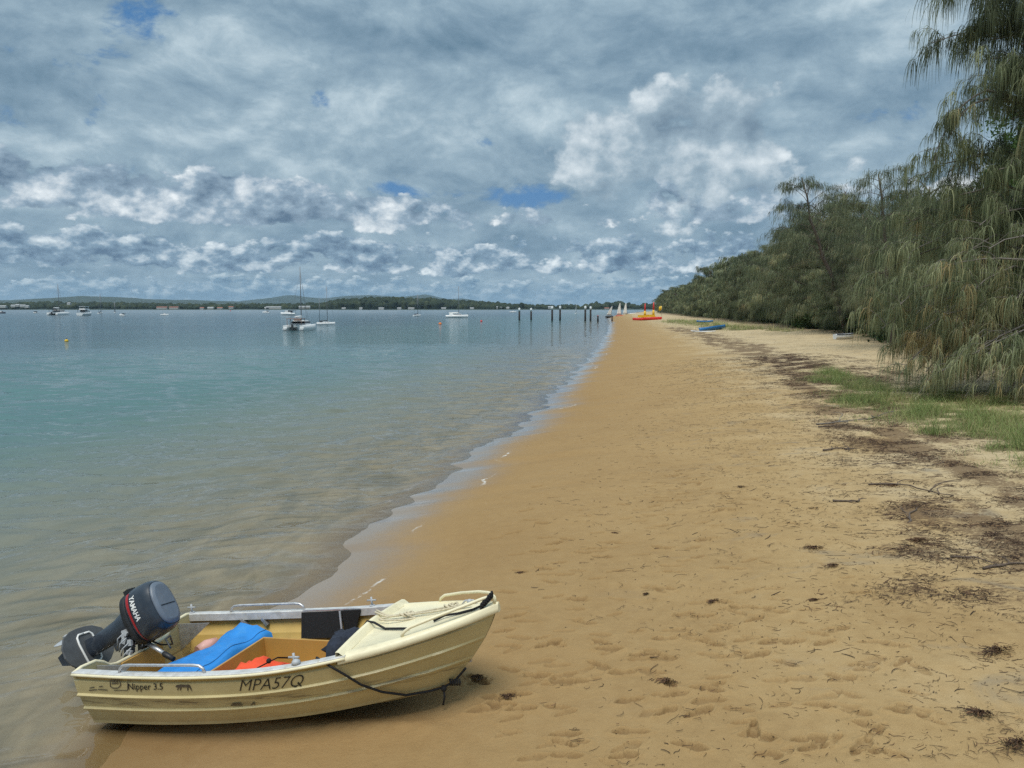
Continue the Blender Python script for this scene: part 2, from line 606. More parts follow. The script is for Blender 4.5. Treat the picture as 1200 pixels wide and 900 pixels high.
def make_sand():
    m, g, out = new_mat('sand')
    geo = g.node('ShaderNodeNewGeometry')
    pos = geo.outputs['Position']
    s = g.attr('shore')
    lit = g.attr('litter')
    gra = g.attr('grassy')
    px, py, pz = g.sep(pos)
    flat = g.xyz(px, py, 0.0)
    n1 = g.noise(flat, 0.55, 6, 0.6, 0.5)
    n2 = g.noise(flat, 6.0, 6, 0.65)
    n3 = g.noise(flat, 140.0, 3, 0.7)
    tone = g.add(g.mul(n1, 0.5), g.mul(n2, 0.5))
    dry = g.ramp(tone, [(0.30, (0.315, 0.205, 0.088)), (0.52, (0.445, 0.308, 0.142)), (0.72, (0.52, 0.380, 0.190))])
    pale = g.ramp(tone, [(0.30, (0.42, 0.315, 0.170)), (0.55, (0.56, 0.445, 0.270)), (0.75, (0.66, 0.54, 0.36))])
    c = g.mix(g.ss(g.add(s, g.mul(g.sub(n1, 0.5), 6.0)), 6.0, 11.0), dry, pale)
    # speckles of shell and dark grains
    c = g.mix(g.ss(n3, 0.40, 0.66, 0.30, 0.0), c, (0.12, 0.075, 0.04))
    # damp belt above the water, wettest next to it
    wn = g.add(s, g.mul(g.sub(g.noise(flat, 0.8, 4), 0.5), 0.9))
    damp = g.ss(wn, 9.0, 1.2)
    c = g.mix(g.mul(damp, 0.72), c, (0.272, 0.166, 0.068))
    wet = g.ss(g.add(s, g.add(g.mul(g.sub(n1, 0.5), 0.9), g.mul(g.sub(n2, 0.5), 0.5))), 1.75, 0.1)
    c = g.mix(g.mul(wet, 0.55), c, (0.20, 0.125, 0.062))
    # grey silt stains
    st = g.mul(g.ss(g.noise(g.vm('MULTIPLY', flat, (0.8, 1.5, 1.0)), 1.0, 5, 0.6, 0.8), 0.56, 0.70), g.ss(s, 3.0, 8.0))
    c = g.mix(g.mul(st, 0.52), c, (0.165, 0.160, 0.140))
    # leaf and weed crumbs
    ln = g.noise(g.vm('MULTIPLY', flat, (1.0, 2.0, 1.0)), 9.0, 8, 0.72, 1.2)
    lc = g.ss(g.add(ln, g.mul(lit, 0.34)), 0.66, 0.76)
    c = g.mix(g.mul(lc, 0.75), c, g.ramp(g.noise(flat, 30, 3), [(0.3, (0.075, 0.045, 0.024)), (0.7, (0.16, 0.095, 0.05))]))
    c = g.mix(g.ss(g.add(gra, g.mul(g.sub(n2, 0.5), 0.6)), 0.25, 0.6, 0.0, 0.8), c, (0.11, 0.095, 0.04))
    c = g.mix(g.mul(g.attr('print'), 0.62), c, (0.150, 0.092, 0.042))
    wood = g.ss(s, 17.5, 24.0)
    c = g.mix(g.mul(wood, 0.8), c, g.ramp(n2, [(0.3, (0.055, 0.035, 0.02)), (0.7, (0.15, 0.10, 0.06))]))
    # sea bed: ripples of paler and browner sand, weed patches further out
    sea = g.ss(s, 0.0, -0.8)
    bed = g.ramp(g.noise(g.vm('MULTIPLY', flat, (1.0, 0.45, 1.0)), 1.3, 5, 0.6, 0.8), [(0.35, (0.18, 0.135, 0.075)), (0.62, (0.36, 0.265, 0.155))])
    c = g.mix(sea, c, bed)
    fl = g.add(s, g.add(g.mul(g.sub(g.noise(flat, 0.9, 4, 0.6), 0.5), 0.55), g.mul(g.sub(g.noise(flat, 9.0, 3), 0.5), 0.10)))
    foam = g.mul(g.mul(g.ss(fl, 1.04, 1.07), g.ss(fl, 1.105, 1.075)), g.mul(g.ss(g.noise(flat, 0.45, 2, 0.5), 0.53, 0.64), g.ss(g.noise(flat, 5.0, 4, 0.7), 0.42, 0.55)))
    foam = g.mul(foam, g.ss(py, 6.6, 8.0))
    c = g.mix(foam, c, (0.72, 0.72, 0.69))
    p = g.node('ShaderNodeBsdfPrincipled')
    g.put(p.inputs['Base Color'], c)
    rough = g.mix(g.mul(wet, g.ss(s, -0.5, 0.1)), (0.9, 0.9, 0.9), (0.16, 0.16, 0.16))
    rn = g.sep(rough)[0]
    g.put(p.inputs['Roughness'], rn)
    g.put(p.inputs['Specular IOR Level'], g.add(0.22, g.mul(wet, 0.5)))
    g.put(p.inputs['Coat Weight'], g.mul(g.mul(wet, wet), g.ss(s, -0.5, 0.1)))
    p.inputs['Coat Roughness'].default_value = 0.12
    p.inputs['Coat IOR'].default_value = 1.36
    hgt = g.add(g.mul(n2, 0.6), g.add(g.mul(n3, 0.25), g.mul(g.noise(flat, 28, 4, 0.6), 0.45)))
    b = g.node('ShaderNodeBump')
    g.put(b.inputs['Height'], hgt)
    g.put(b.inputs['Strength'], g.sub(0.75, g.mul(wet, 0.68)))
    b.inputs['Distance'].default_value = 0.03
    g.L.new(b.outputs[0], p.inputs['Normal'])
    g.L.new(p.outputs[0], out.inputs[0])
    M['sand'] = m


def make_water():
    m, g, out = new_mat('sea_water')
    geo = g.node('ShaderNodeNewGeometry')
    pos = geo.outputs['Position']
    dep = g.m('MAXIMUM', g.attr('depth'), 0.0)
    px, py, pz = g.sep(pos)
    v = g.xyz(g.mul(px, 0.55), py, 0.0)
    n1 = g.noise(g.vm('MULTIPLY', v, (1.0, 1.0, 1.0)), 4.5, 4, 0.6, 0.4)
    n2 = g.noise(g.vm('MULTIPLY', v, (0.6, 1.0, 1.0)), 1.1, 5, 0.62, 0.5)
    n3 = g.noise(g.vm('MULTIPLY', v, (0.35, 0.5, 1.0)), 0.22, 4, 0.6)
    dist = g.vm('LENGTH', g.vm('SUBTRACT', pos, (0, 0, 2)))
    dist = dist.node.outputs['Value']
    near = g.ss(dist, 12, 70, 0.10, 0.8)
    hgt = g.add(g.mul(g.mul(n1, 0.022), near), g.add(g.mul(n2, g.ss(dist, 14, 90, 0.012, 0.13)), g.mul(n3, 0.13)))
    b = g.node('ShaderNodeBump')
    g.put(b.inputs['Height'], hgt)
    g.put(b.inputs['Strength'], g.mul(g.ss(dep, 0.02, 0.5, 0.15, 1.0), 0.85))
    b.inputs['Distance'].default_value = 1.0
    nrm = b.outputs[0]
    # clear water over sand, turning cloudy green-blue with depth
    body = g.node('ShaderNodeBsdfDiffuse')
    shoal = g.ss(g.noise(g.vm('MULTIPLY', g.xyz(px, py, 0.0), (0.02, 0.05, 1)), 1.0, 4, 0.6), 0.42, 0.62)
    deep = g.mix(shoal, (0.028, 0.086, 0.116), (0.045, 0.118, 0.142))
    bodyc = g.mix(g.ss(dep, 0.05, 1.15), (0.262, 0.272, 0.215), (0.085, 0.178, 0.174))
    bodyc = g.mix(g.ss(dep, 1.3, 4.0), bodyc, deep)
    g.put(body.inputs[0], bodyc)
    tr = g.node('ShaderNodeBsdfTransparent')
    g.put(tr.inputs[0], (0.93, 0.965, 0.95))
    fac = g.sub(1.0, g.m('EXPONENT', g.mul(dep, -1.7)))
    mx = g.node('ShaderNodeMixShader')
    g.put(mx.inputs[0], fac)
    g.L.new(tr.outputs[0], mx.inputs[1]); g.L.new(body.outputs[0], mx.inputs[2])
    gl = g.node('ShaderNodeBsdfGlossy')
    g.put(gl.inputs['Roughness'], g.ss(dist, 20, 900, 0.05, 0.22))
    g.put(gl.inputs['Normal'], nrm)
    fr = g.node('ShaderNodeFresnel')
    fr.inputs[0].default_value = 1.55
    g.put(fr.inputs['Normal'], nrm)
    mx2 = g.node('ShaderNodeMixShader')
    g.put(mx2.inputs[0], g.m('MINIMUM', fr.outputs[0], 0.85))
    g.L.new(mx.outputs[0], mx2.inputs[1]); g.L.new(gl.outputs[0], mx2.inputs[2])
    g.L.new(mx2.outputs[0], out.inputs[0])
    M['water'] = m


def leafy(name, stops, rough=0.65, trans=0.35):
    """foliage: tone attribute picks the clump colour"""
    m, g, out = new_mat(name)
    t = g.attr('tone')
    oi = g.node('ShaderNodeObjectInfo')
    t2 = g.add(t, g.mul(g.sub(oi.outputs['Random'], 0.5), 0.25))
    c = g.ramp(t2, stops)
    p = g.node('ShaderNodeBsdfPrincipled')
    g.put(p.inputs['Base Color'], c)
    p.inputs['Roughness'].default_value = rough
    p.inputs['Specular IOR Level'].default_value = 0.25
    tl = g.node('ShaderNodeBsdfTranslucent')
    g.put(tl.inputs[0], c)
    mx = g.node('ShaderNodeMixShader')
    mx.inputs[0].default_value = trans
    g.L.new(p.outputs[0], mx.inputs[1]); g.L.new(tl.outputs[0], mx.inputs[2])
    g.L.new(mx.outputs[0], out.inputs[0])
    M[name] = m
    return m


make_sand()
make_water()
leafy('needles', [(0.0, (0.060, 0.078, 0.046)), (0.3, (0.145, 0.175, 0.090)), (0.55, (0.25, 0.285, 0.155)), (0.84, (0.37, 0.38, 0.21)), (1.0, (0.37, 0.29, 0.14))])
leafy('dark_needles', [(0.0, (0.052, 0.070, 0.042)), (0.4, (0.130, 0.158, 0.086)), (0.75, (0.215, 0.235, 0.130)), (1.0, (0.27, 0.25, 0.14))])
leafy('leaf_green', [(0.0, (0.035, 0.075, 0.018)), (0.5, (0.075, 0.150, 0.030)), (1.0, (0.15, 0.235, 0.055))])
leafy('leaf_dark', [(0.0, (0.018, 0.035, 0.012)), (0.5, (0.038, 0.068, 0.020)), (1.0, (0.075, 0.11, 0.035))])
leafy('grass', [(0.0, (0.13, 0.19, 0.055)), (0.40, (0.225, 0.285, 0.095)), (0.70, (0.36, 0.36, 0.15)), (1.0, (0.52, 0.43, 0.23))])
leafy('litter', [(0.0, (0.024, 0.015, 0.011)), (0.5, (0.070, 0.040, 0.024)), (0.85, (0.145, 0.080, 0.042)), (1.0, (0.24, 0.135, 0.065))], 0.8, 0.05)
leafy('far_leaves', [(0.0, (0.014, 0.024, 0.013)), (0.5, (0.028, 0.042, 0.021)), (1.0, (0.060, 0.074, 0.034))], 0.9, 0.1)
paint('bark', (0.13, 0.105, 0.085), 0.9, var=0.3, scale=14, bump=0.6, bump_scale=40)
paint('grey_twig', (0.185, 0.165, 0.145), 0.9, var=0.25, scale=10)
paint('driftwood', (0.125, 0.092, 0.070), 0.9, var=0.3, scale=25, bump=0.5)
CREAM = (0.60, 0.475, 0.225)


def make_hull_paint():
    m, g, out = new_mat('cream_paint')
    tc = g.node('ShaderNodeTexCoord')
    v = tc.outputs['Object']
    x, y, z = g.sep(v)
    c = g.ramp(g.noise(v, 3.0, 6, 0.6), [(0.25, (0.485, 0.405, 0.205)), (0.75, (0.59, 0.495, 0.260))])
    streak = g.noise(g.xyz(g.mul(x, 3.5), g.mul(y, 2.0), g.mul(z, 34.0)), 1.0, 7, 0.68)
    band = g.mul(g.ss(z, 0.235, 0.30), g.ss(z, 0.385, 0.31))
    c = g.mix(g.mul(g.mul(g.ss(streak, 0.47, 0.62), band), 0.75), c, (0.145, 0.110, 0.065))
    low = g.ss(g.add(z, g.mul(g.sub(g.noise(v, 9.0, 5), 0.5), 0.12)), 0.20, 0.06)
    c = g.mix(g.mul(low, 0.45), c, (0.24, 0.165, 0.075))
    c = g.mix(g.mul(g.ss(streak, 0.58, 0.72), 0.20), c, (0.25, 0.19, 0.10))
    drip = g.noise(g.xyz(g.mul(x, 30.0), g.mul(y, 3.0), g.mul(z, 2.2)), 1.0, 4, 0.6)
    c = g.mix(g.mul(g.ss(drip, 0.60, 0.74), 0.12), c, (0.30, 0.22, 0.11))
    chips = g.ss(g.noise(v, 55.0, 4, 0.7), 0.68, 0.72)
    c = g.mix(g.mul(chips, 0.7), c, (0.20, 0.16, 0.11))
    p = g.node('ShaderNodeBsdfPrincipled')
    g.put(p.inputs['Base Color'], c)
    g.put(p.inputs['Roughness'], g.lin(streak, 0.3, 0.7, 0.30, 0.58))
    g.put(p.inputs['Normal'], g.bump(g.noise(v, 5.0, 3, 0.5), 0.30, 0.02))
    g.L.new(p.outputs[0], out.inputs[0])
    M['cream_paint'] = m


make_hull_paint()
paint('deck_paint', (0.77, 0.70, 0.48), 0.45, var=0.05, scale=5.0, dirt=((0.36, 0.29, 0.17), 0.30))
paint('inner_paint', (0.53, 0.36, 0.105), 0.5, var=0.10, scale=4.0, dirt=((0.22, 0.14, 0.06), 0.4))
paint('bin_paint', (0.47, 0.275, 0.075), 0.5, var=0.08, scale=4.0, dirt=((0.30, 0.16, 0.05), 0.4))
paint('alloy', (0.62, 0.62, 0.63), 0.42, metal=0.75, var=0.14, scale=16, dirt=((0.30, 0.29, 0.27), 0.5))
paint('worn_alloy', (0.60, 0.60, 0.59), 0.6, metal=0.25, var=0.16, scale=14, dirt=((0.42, 0.36, 0.25), 0.6))
paint('motor_paint', (0.026, 0.035, 0.050), 0.30, var=0.15, scale=8, dirt=((0.10, 0.10, 0.10), 0.18), coat=0.3)
paint('motor_top', (0.125, 0.155, 0.200), 0.38, var=0.12, scale=7, dirt=((0.16, 0.16, 0.16), 0.3))
paint('black_plastic', (0.014, 0.015, 0.018), 0.5, var=0.2, scale=20)
paint('fin_plastic', (0.085, 0.090, 0.096), 0.55, var=0.15, scale=12)
paint('carpet_black', (0.012, 0.012, 0.014), 0.95, var=0.3, scale=60, bump=0.6, bump_scale=300)
paint('blue_tarp', (0.020, 0.230, 0.640), 0.55, var=0.12, scale=7, dirt=((0.10, 0.30, 0.50), 0.4), bump=0.35, bump_scale=16)
paint('orange_cloth', (0.82, 0.085, 0.025), 0.75, var=0.15, scale=10, bump=0.4, bump_scale=30)
paint('navy_cloth', (0.020, 0.027, 0.045), 0.9, var=0.3, scale=20, bump=0.5, bump_scale=40)
paint('black_rope', (0.012, 0.012, 0.014), 0.85, var=0.2, scale=60)
paint('cream_rope', (0.60, 0.53, 0.38), 0.85, var=0.2, scale=60)
paint('stripe_red', (0.36, 0.014, 0.018), 0.35, var=0.1)
paint('letter_white', (0.78, 0.78, 0.76), 0.4, var=0.04)
paint('letter_black', (0.020, 0.018, 0.016), 0.6, var=0.3, scale=40)
paint('faded_black', (0.10, 0.08, 0.055), 0.6, var=0.3, scale=40)
paint('float_pink', (0.75, 0.42, 0.36), 0.5, var=0.1)
paint('white_gel', (0.78, 0.79, 0.79), 0.35, var=0.05, scale=2)
paint('boat_grey', (0.42, 0.44, 0.46), 0.45, var=0.1)
paint('boat_navy', (0.025, 0.035, 0.065), 0.6, var=0.15)
paint('boat_dark', (0.035, 0.038, 0.042), 0.5, var=0.15)
paint('dark_glass', (0.020, 0.024, 0.030), 0.12, var=0.1)
paint('mast_alloy', (0.20, 0.21, 0.23), 0.5, metal=0.1, var=0.1)
paint('sail_cloth', (0.88, 0.87, 0.84), 0.8, var=0.05)
paint('canvas_brown', (0.30, 0.20, 0.17), 0.8, var=0.1)
paint('signal_red', (0.62, 0.030, 0.022), 0.45, var=0.08)
paint('signal_yellow', (0.74, 0.47, 0.025), 0.5, var=0.08)
paint('signal_orange', (0.78, 0.20, 0.03), 0.5, var=0.08)
paint('hull_blue', (0.030, 0.17, 0.42), 0.4, var=0.12)
paint('pile_timber', (0.030, 0.026, 0.024), 0.9, var=0.3, scale=3)
paint('pile_cap', (0.66, 0.70, 0.72), 0.6, var=0.1)
paint('roof_tile', (0.34, 0.14, 0.10), 0.8, var=0.15, scale=0.5)
paint('roof_pale', (0.42, 0.43, 0.44), 0.7, var=0.1, scale=0.5)
paint('house_wall', (0.46, 0.45, 0.42), 0.8, var=0.1, scale=0.4)
paint('hill_cover', (0.040, 0.062, 0.045), 0.95, var=0.3, scale=0.02)


# ------------------------------------------------------------------ ground and sea sheets
def polar(r_list, th_list):
    rr, tt = np.meshgrid(r_list, th_list, indexing='ij')
    X = rr * np.sin(tt); Y = rr * np.cos(tt)
    n, k = rr.shape
    i = np.arange(n - 1)[:, None] * k + np.arange(k - 1)[None, :]
    Q = np.stack([i, i + 1, i + k + 1, i + k], -1).reshape(-1, 4)
    return X.ravel(), Y.ravel(), Q


def geom(a, b, q):
    n = max(2, int(math.log(b / a) / math.log(1 + q)))
    return np.geomspace(a, b, n, endpoint=False)


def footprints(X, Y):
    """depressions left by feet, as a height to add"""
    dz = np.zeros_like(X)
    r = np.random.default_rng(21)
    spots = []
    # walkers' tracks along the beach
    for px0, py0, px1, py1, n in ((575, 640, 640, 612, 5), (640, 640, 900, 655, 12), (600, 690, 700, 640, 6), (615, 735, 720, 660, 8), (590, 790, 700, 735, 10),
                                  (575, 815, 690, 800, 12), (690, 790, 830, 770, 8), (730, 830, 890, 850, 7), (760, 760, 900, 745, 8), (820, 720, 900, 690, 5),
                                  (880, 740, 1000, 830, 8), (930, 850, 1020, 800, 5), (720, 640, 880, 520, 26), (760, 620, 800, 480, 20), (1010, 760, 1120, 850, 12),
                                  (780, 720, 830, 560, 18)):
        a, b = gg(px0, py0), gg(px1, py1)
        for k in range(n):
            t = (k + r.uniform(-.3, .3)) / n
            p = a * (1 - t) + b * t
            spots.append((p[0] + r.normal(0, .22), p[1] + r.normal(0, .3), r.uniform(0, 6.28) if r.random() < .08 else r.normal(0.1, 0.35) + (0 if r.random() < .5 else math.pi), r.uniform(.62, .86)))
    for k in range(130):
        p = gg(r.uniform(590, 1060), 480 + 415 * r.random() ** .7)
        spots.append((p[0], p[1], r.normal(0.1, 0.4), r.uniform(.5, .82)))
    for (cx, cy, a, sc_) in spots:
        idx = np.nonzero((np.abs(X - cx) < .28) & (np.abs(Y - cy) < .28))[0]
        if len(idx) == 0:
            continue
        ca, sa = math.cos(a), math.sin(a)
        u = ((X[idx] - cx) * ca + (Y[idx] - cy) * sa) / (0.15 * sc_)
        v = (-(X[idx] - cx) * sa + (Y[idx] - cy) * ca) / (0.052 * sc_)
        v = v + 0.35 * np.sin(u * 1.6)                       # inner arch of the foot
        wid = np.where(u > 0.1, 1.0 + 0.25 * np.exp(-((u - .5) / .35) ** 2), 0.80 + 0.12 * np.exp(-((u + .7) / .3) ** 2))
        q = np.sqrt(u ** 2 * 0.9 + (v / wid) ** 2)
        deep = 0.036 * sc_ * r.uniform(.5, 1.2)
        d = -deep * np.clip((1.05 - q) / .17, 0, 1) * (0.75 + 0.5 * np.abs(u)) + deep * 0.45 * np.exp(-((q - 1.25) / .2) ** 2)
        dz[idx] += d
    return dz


def build_ground():
    th = np.concatenate([np.linspace(R(-180), R(-70), 40, endpoint=False), np.linspace(R(-70), R(-37), 70, endpoint=False),
                         np.linspace(R(-37), R(37), 900, endpoint=False), np.linspace(R(37), R(70), 70, endpoint=False), np.linspace(R(70), R(180), 41)])
    rl = np.concatenate([[0.02, 0.5, 1.2, 2, 2.8, 3.4, 3.9], geom(4.3, 14, 0.0022), geom(14, 40, 0.0036), geom(40, 300, 0.012), geom(300, 16000, 0.06), [16000]])
    X, Y, Q = polar(rl, th)
    s = shore_s(X, Y)
    Z = ground_z(X, Y)
    beach = np.clip((s - 0.9) / 1.5, 0, 1)
    nearm = np.hypot(X, Y) < 16
    fp = np.zeros_like(X)
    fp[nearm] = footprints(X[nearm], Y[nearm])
    Z = Z + beach * (fp + 0.012 * fbm(X * 1.8, Y * 1.8, 4, 3) + 0.006 * fbm(X * 7, Y * 7, 3, 9) + 0.02 * np.clip(s / 8, 0, 1) * fbm(X * 1.1, Y * 2.6, 3, 14))
    # the boat has pressed itself a shallow bed and pushed up a little sand
    ca, sa = math.cos(-.253), math.sin(-.253)
    bu = (X + 3.334) * ca + (Y - 6.515) * sa
    bv = -(X + 3.334) * sa + (Y - 6.515) * ca
    win = np.clip((bu - .5) / .6, 0, 1) * np.clip((3.15 - bu) / .35, 0, 1)
    Z = Z + win * (0.040 * np.exp(-((np.abs(bv) - .36) / .13) ** 2) * (0.8 + 0.5 * fbm(X * 5, Y * 5, 3, 51)) - 0.03 * np.exp(-(bv / .2) ** 2))
    li = litter_density(X, Y)
    Z = Z + 0.03 * li * (0.5 + 0.5 * fbm(X * 5, Y * 5, 3, 41))
    far = np.hypot(X, Y) > 1100
    Z = np.where(far & (s < 0), -12, Z)
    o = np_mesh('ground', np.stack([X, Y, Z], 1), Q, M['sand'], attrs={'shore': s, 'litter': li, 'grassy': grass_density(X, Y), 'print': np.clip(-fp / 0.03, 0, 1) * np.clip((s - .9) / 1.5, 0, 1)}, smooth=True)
    o['kind'] = 'structure'


def build_water():
    th = np.concatenate([np.linspace(R(-100), R(-38), 90, endpoint=False), np.linspace(R(-38), R(16), 680), np.linspace(R(17), R(60), 30)])
    rl = np.concatenate([geom(2.0, 4.6, 0.03), geom(4.6, 40, 0.0022), geom(40, 90, 0.004), geom(90, 400, 0.012), geom(400, 9000, 0.05), [9000]])
    X, Y, Q = polar(rl, th)
    s = shore_s(X, Y)
    gz = np.interp(s, PS, PZ)
    rr = np.hypot(X, Y)
    gz = np.where(rr > 1100, -12, gz)
    dep = np.maximum(-gz, 0)
    Z = np.zeros_like(X)
    r = np.random.default_rng(4)
    warp = 0.9 * fbm(X * 0.22, Y * 0.22, 3, 60)
    warp2 = 0.9 * fbm(X * 0.27 + 40, Y * 0.27, 3, 61)
    Xw, Yw = X + warp, Y + warp2
    spacing = rr * np.interp(rr, [0, 26, 40, 62, 90], [.0022, .0022, .004, .004, .012]) * 1.1
    for k in range(13):
        lam = 0.24 * 1.19 ** k
        a = R(-66) + r.normal(0, 0.30)           # towards the beach and a little towards the viewer
        kx, ky = math.cos(a) * 2 * math.pi / lam, math.sin(a) * 2 * math.pi / lam
        amp = 0.0165 * lam ** 0.92 * (0.8 if lam > 1.3 else 1.0) * np.clip((lam / spacing - 2.6) / 3, 0, 1)
        ph = Xw * kx + Yw * ky + r.uniform(0, 6.28)
        gust = 0.75 + 0.40 * vnoise(X * 0.35 + k * 9, Y * 0.35, 70 + k)
        Z += amp * gust * (np.sin(ph) + 0.20 * np.sin(2 * ph + 1.5))
    shoal = np.clip(-s / 1.6, 0.0, 1)
    Z *= 0.10 + 0.90 * shoal
    # small lapping lines running along the edge
    for off, wd, am in ((0.30, 0.10, 0.018), (1.05, 0.17, 0.026), (2.1, 0.25, 0.028), (3.5, 0.3, 0.026)):
        w = 0.35 * fbm(Y * 0.5 + off * 7, X * 0.0 + off, 3, 80)
        Z += am * np.exp(-((s + off + w) / wd) ** 2) * np.clip(0.6 + 0.9 * fbm(Y * 0.7 + off * 3, X * 0.3, 2, 88), 0, 1.2) * (rr < 120)
    Z += 0.012 * np.exp(-np.maximum(-s, 0) / 0.4)
    s_far = np.where(s > 1.0, 1, 0)
    keep = (s_far[Q].sum(1) < 4)
    Q = Q[keep]
    used = np.unique(Q)
    remap = np.full(len(X), -1); remap[used] = np.arange(len(used))
    o = np_mesh('water', np.stack([X, Y, Z], 1)[used], remap[Q], M['water'], attrs={'depth': dep[used]}, smooth=True)
    o['kind'] = 'structure'


build_ground()
build_water()


# ------------------------------------------------------------------ she-oaks and other greenery
def limb_path(p0, p1, arch, sag, n=7, r=None, wob=0.06):
    p0, p1 = np.array(p0, float), np.array(p1, float)
    L = np.linalg.norm(p1 - p0)
    t = np.linspace(0, 1, n)[:, None]
    P = p0 + (p1 - p0) * t
    P[:, 2] += arch * L * np.sin(np.pi * t[:, 0]) - sag * L * t[:, 0] ** 3
    if r is not None:
        P[1:-1] += r.normal(0, wob * L / n, (n - 2, 3))
    return P


def strands(P, D, L, W, tone, r, seg=3, droop=1.0):
    """thin hanging branchlets: base points, start directions, lengths, widths"""
    n = len(P)
    t = np.linspace(0, 1, seg + 1)
    down = np.array([0, 0, -1.0])
    C = []
    for k in t:
        a = (D * (1 - 0.55 * k)[..., None] if np.ndim(k) else D * (k * (1 - 0.5 * k)))
        C.append(P + (a + down * droop * (k ** 1.6)) * L[:, None])
    ang = r.uniform(0, np.pi, n)
    side = np.stack([np.cos(ang), np.sin(ang), np.zeros(n)], 1)
    V = np.zeros((n, seg + 1, 2, 3))
    for i, c in enumerate(C):
        w = W * (1.0 - 0.75 * t[i] ** 2) * 0.5
        V[:, i, 0] = c - side * w[:, None]
        V[:, i, 1] = c + side * w[:, None]
    base = np.arange(n)[:, None] * (2 * (seg + 1))
    k = np.arange(seg)[None, :] * 2
    b = base + k
    Q = np.stack([b, b + 1, b + 3, b + 2], -1).reshape(-1, 4)
    T = np.repeat(tone, 2 * (seg + 1))
    return V.reshape(-1, 3), Q, T


def sprays(C, out, r, per, length, width, tone, spread=0.22, seg=3):
    """fountain-like bunches of branchlets round each bunch point"""
    n = len(C)
    P = np.repeat(C, per, 0) + r.normal(0, spread, (n * per, 3)) * np.array([1, 1, 0.55])
    D = np.repeat(out, per, 0) + r.normal(0, 0.35, (n * per, 3))
    D[:, 2] = np.abs(D[:, 2]) * 0.7 + 0.10
    L = length * r.uniform(0.55, 1.25, n * per) * np.repeat(r.uniform(.8, 1.2, n), per)
    W = width * r.uniform(0.7, 1.3, n * per)
    T = np.clip(np.repeat(tone, per) + r.normal(0, 0.07, n * per), 0, 1)
    return strands(P, D, L, W, T, r, seg)


def sheoak_meshes(seed, h, rad, n_limb, per, length, width, lean=(0, 0), low=0.10, name='sheoak', bunch_step=0.33, mat='needles', open_top=0.0, thick=1.0):
    """one drooping she-oak: returns the meshes of trunk and crown"""
    r = np.random.default_rng(seed)
    mb = MB()
    top = np.array([lean[0], lean[1], h * 0.95])
    tp = limb_path((0, 0, -0.4), top, 0, 0, 9, r, 0.10)
    mb.tube(tp, np.linspace(0.17, 0.03, 9) * h / 9, 8)
    bunch, outs = [], []
    for k in range(n_limb):
        f = low + (0.97 - low) * ((k + r.uniform(0, 1)) / n_limb)
        i = f * 8
        p0 = tp[int(i)] * (1 - i % 1) + tp[min(8, int(i) + 1)] * (i % 1)
        a = k * 2.399 + r.normal(0, .3)
        prof = (math.sin(math.pi * min(1, (f * 0.80 + 0.14))) ** 0.7)
        L = rad * prof * r.uniform(.7, 1.15)
        if f < 0.3:
            L = max(L, rad * 0.75 * r.uniform(.8, 1.1))
        p1 = p0 + np.array([math.cos(a) * L, math.sin(a) * L, L * r.uniform(0.05, 0.55) * (0.4 + f)])
        lp = limb_path(p0, p1, 0.14, 0.22, 7, r)
        mb.tube(lp, np.linspace(0.050, 0.008, 7) * h / 9 * thick, 5, caps=False)
        for q in range(int(3 + L * 1.7)):
            u = r.uniform(0.25, 1.0)
            j = u * 6
            b0 = lp[int(j)] * (1 - j % 1) + lp[min(6, int(j) + 1)] * (j % 1)
            a2 = a + r.normal(0, 0.9)
            l2 = L * r.uniform(.16, .38) + 0.2
            b1 = b0 + np.array([math.cos(a2) * l2, math.sin(a2) * l2, l2 * r.uniform(-.1, .75)])
            sp = limb_path(b0, b1, 0.15, 0.2, 4, r)
            mb.tube(sp, np.linspace(0.014, 0.005, 4) * h / 9 * thick, 4, caps=False)
            for w in np.arange(0.3, 1.01, max(0.18, bunch_step / l2)):
                jj = w * 3
                c = sp[int(jj)] * (1 - jj % 1) + sp[min(3, int(jj) + 1)] * (jj % 1)
                if open_top and f > 0.8 and r.random() < open_top:
                    continue
                bunch.append(c)
                outs.append((math.cos(a2) * .5, math.sin(a2) * .5, 0.25))
    C = np.array(bunch); O = np.array(outs)
    tone = np.clip(0.42 + 0.25 * fbm(C[:, 0] * 0.7 + seed, C[:, 1] * 0.7 + C[:, 2] * 0.6, 2, seed) + r.normal(0, 0.22, len(C)), 0, 1)
    V, Q, T = sprays(C, O, r, per, length, width, tone, spread=0.10 + 0.006 * h)
    tr = mb.build('trunk', M['bark'])
    cr = np_mesh('crown', V, Q, M[mat], attrs={'tone': T}, smooth=False)
    td, cd = tr.data, cr.data
    bpy.data.objects.remove(tr); bpy.data.objects.remove(cr)
    return td, cd


def place_tree(name, meshes, loc, rz, sc_, label, cat='tree', group=None):
    e = empty(name, loc, rz, label, cat, group)
    e.scale = sc_
    for nm, me in zip(('trunk', 'crown'), meshes):
        o = bpy.data.objects.new(nm, me)
        COL.objects.link(o)
        o.parent = e
    return e


def leaf_cloud(C, n, size, r, sx=1.0):
    """many small leaves scattered round centres"""
    P = C[r.integers(0, len(C), n)] + r.normal(0, 1, (n, 3)) * size * 3.0
    a = r.normal(0, 1, (n, 3)); a /= np.linalg.norm(a, axis=1)[:, None]
    b = np.cross(a, r.normal(0, 1, (n, 3))); b /= np.linalg.norm(b, axis=1)[:, None]
    s = size * r.uniform(.6, 1.3, n)[:, None]
    V = np.stack([P - a * s, P + b * s * 0.45 * sx, P + a * s, P - b * s * 0.45 * sx], 1).reshape(-1, 3)
    Q = np.arange(4 * n).reshape(-1, 4)
    return V, Q, P


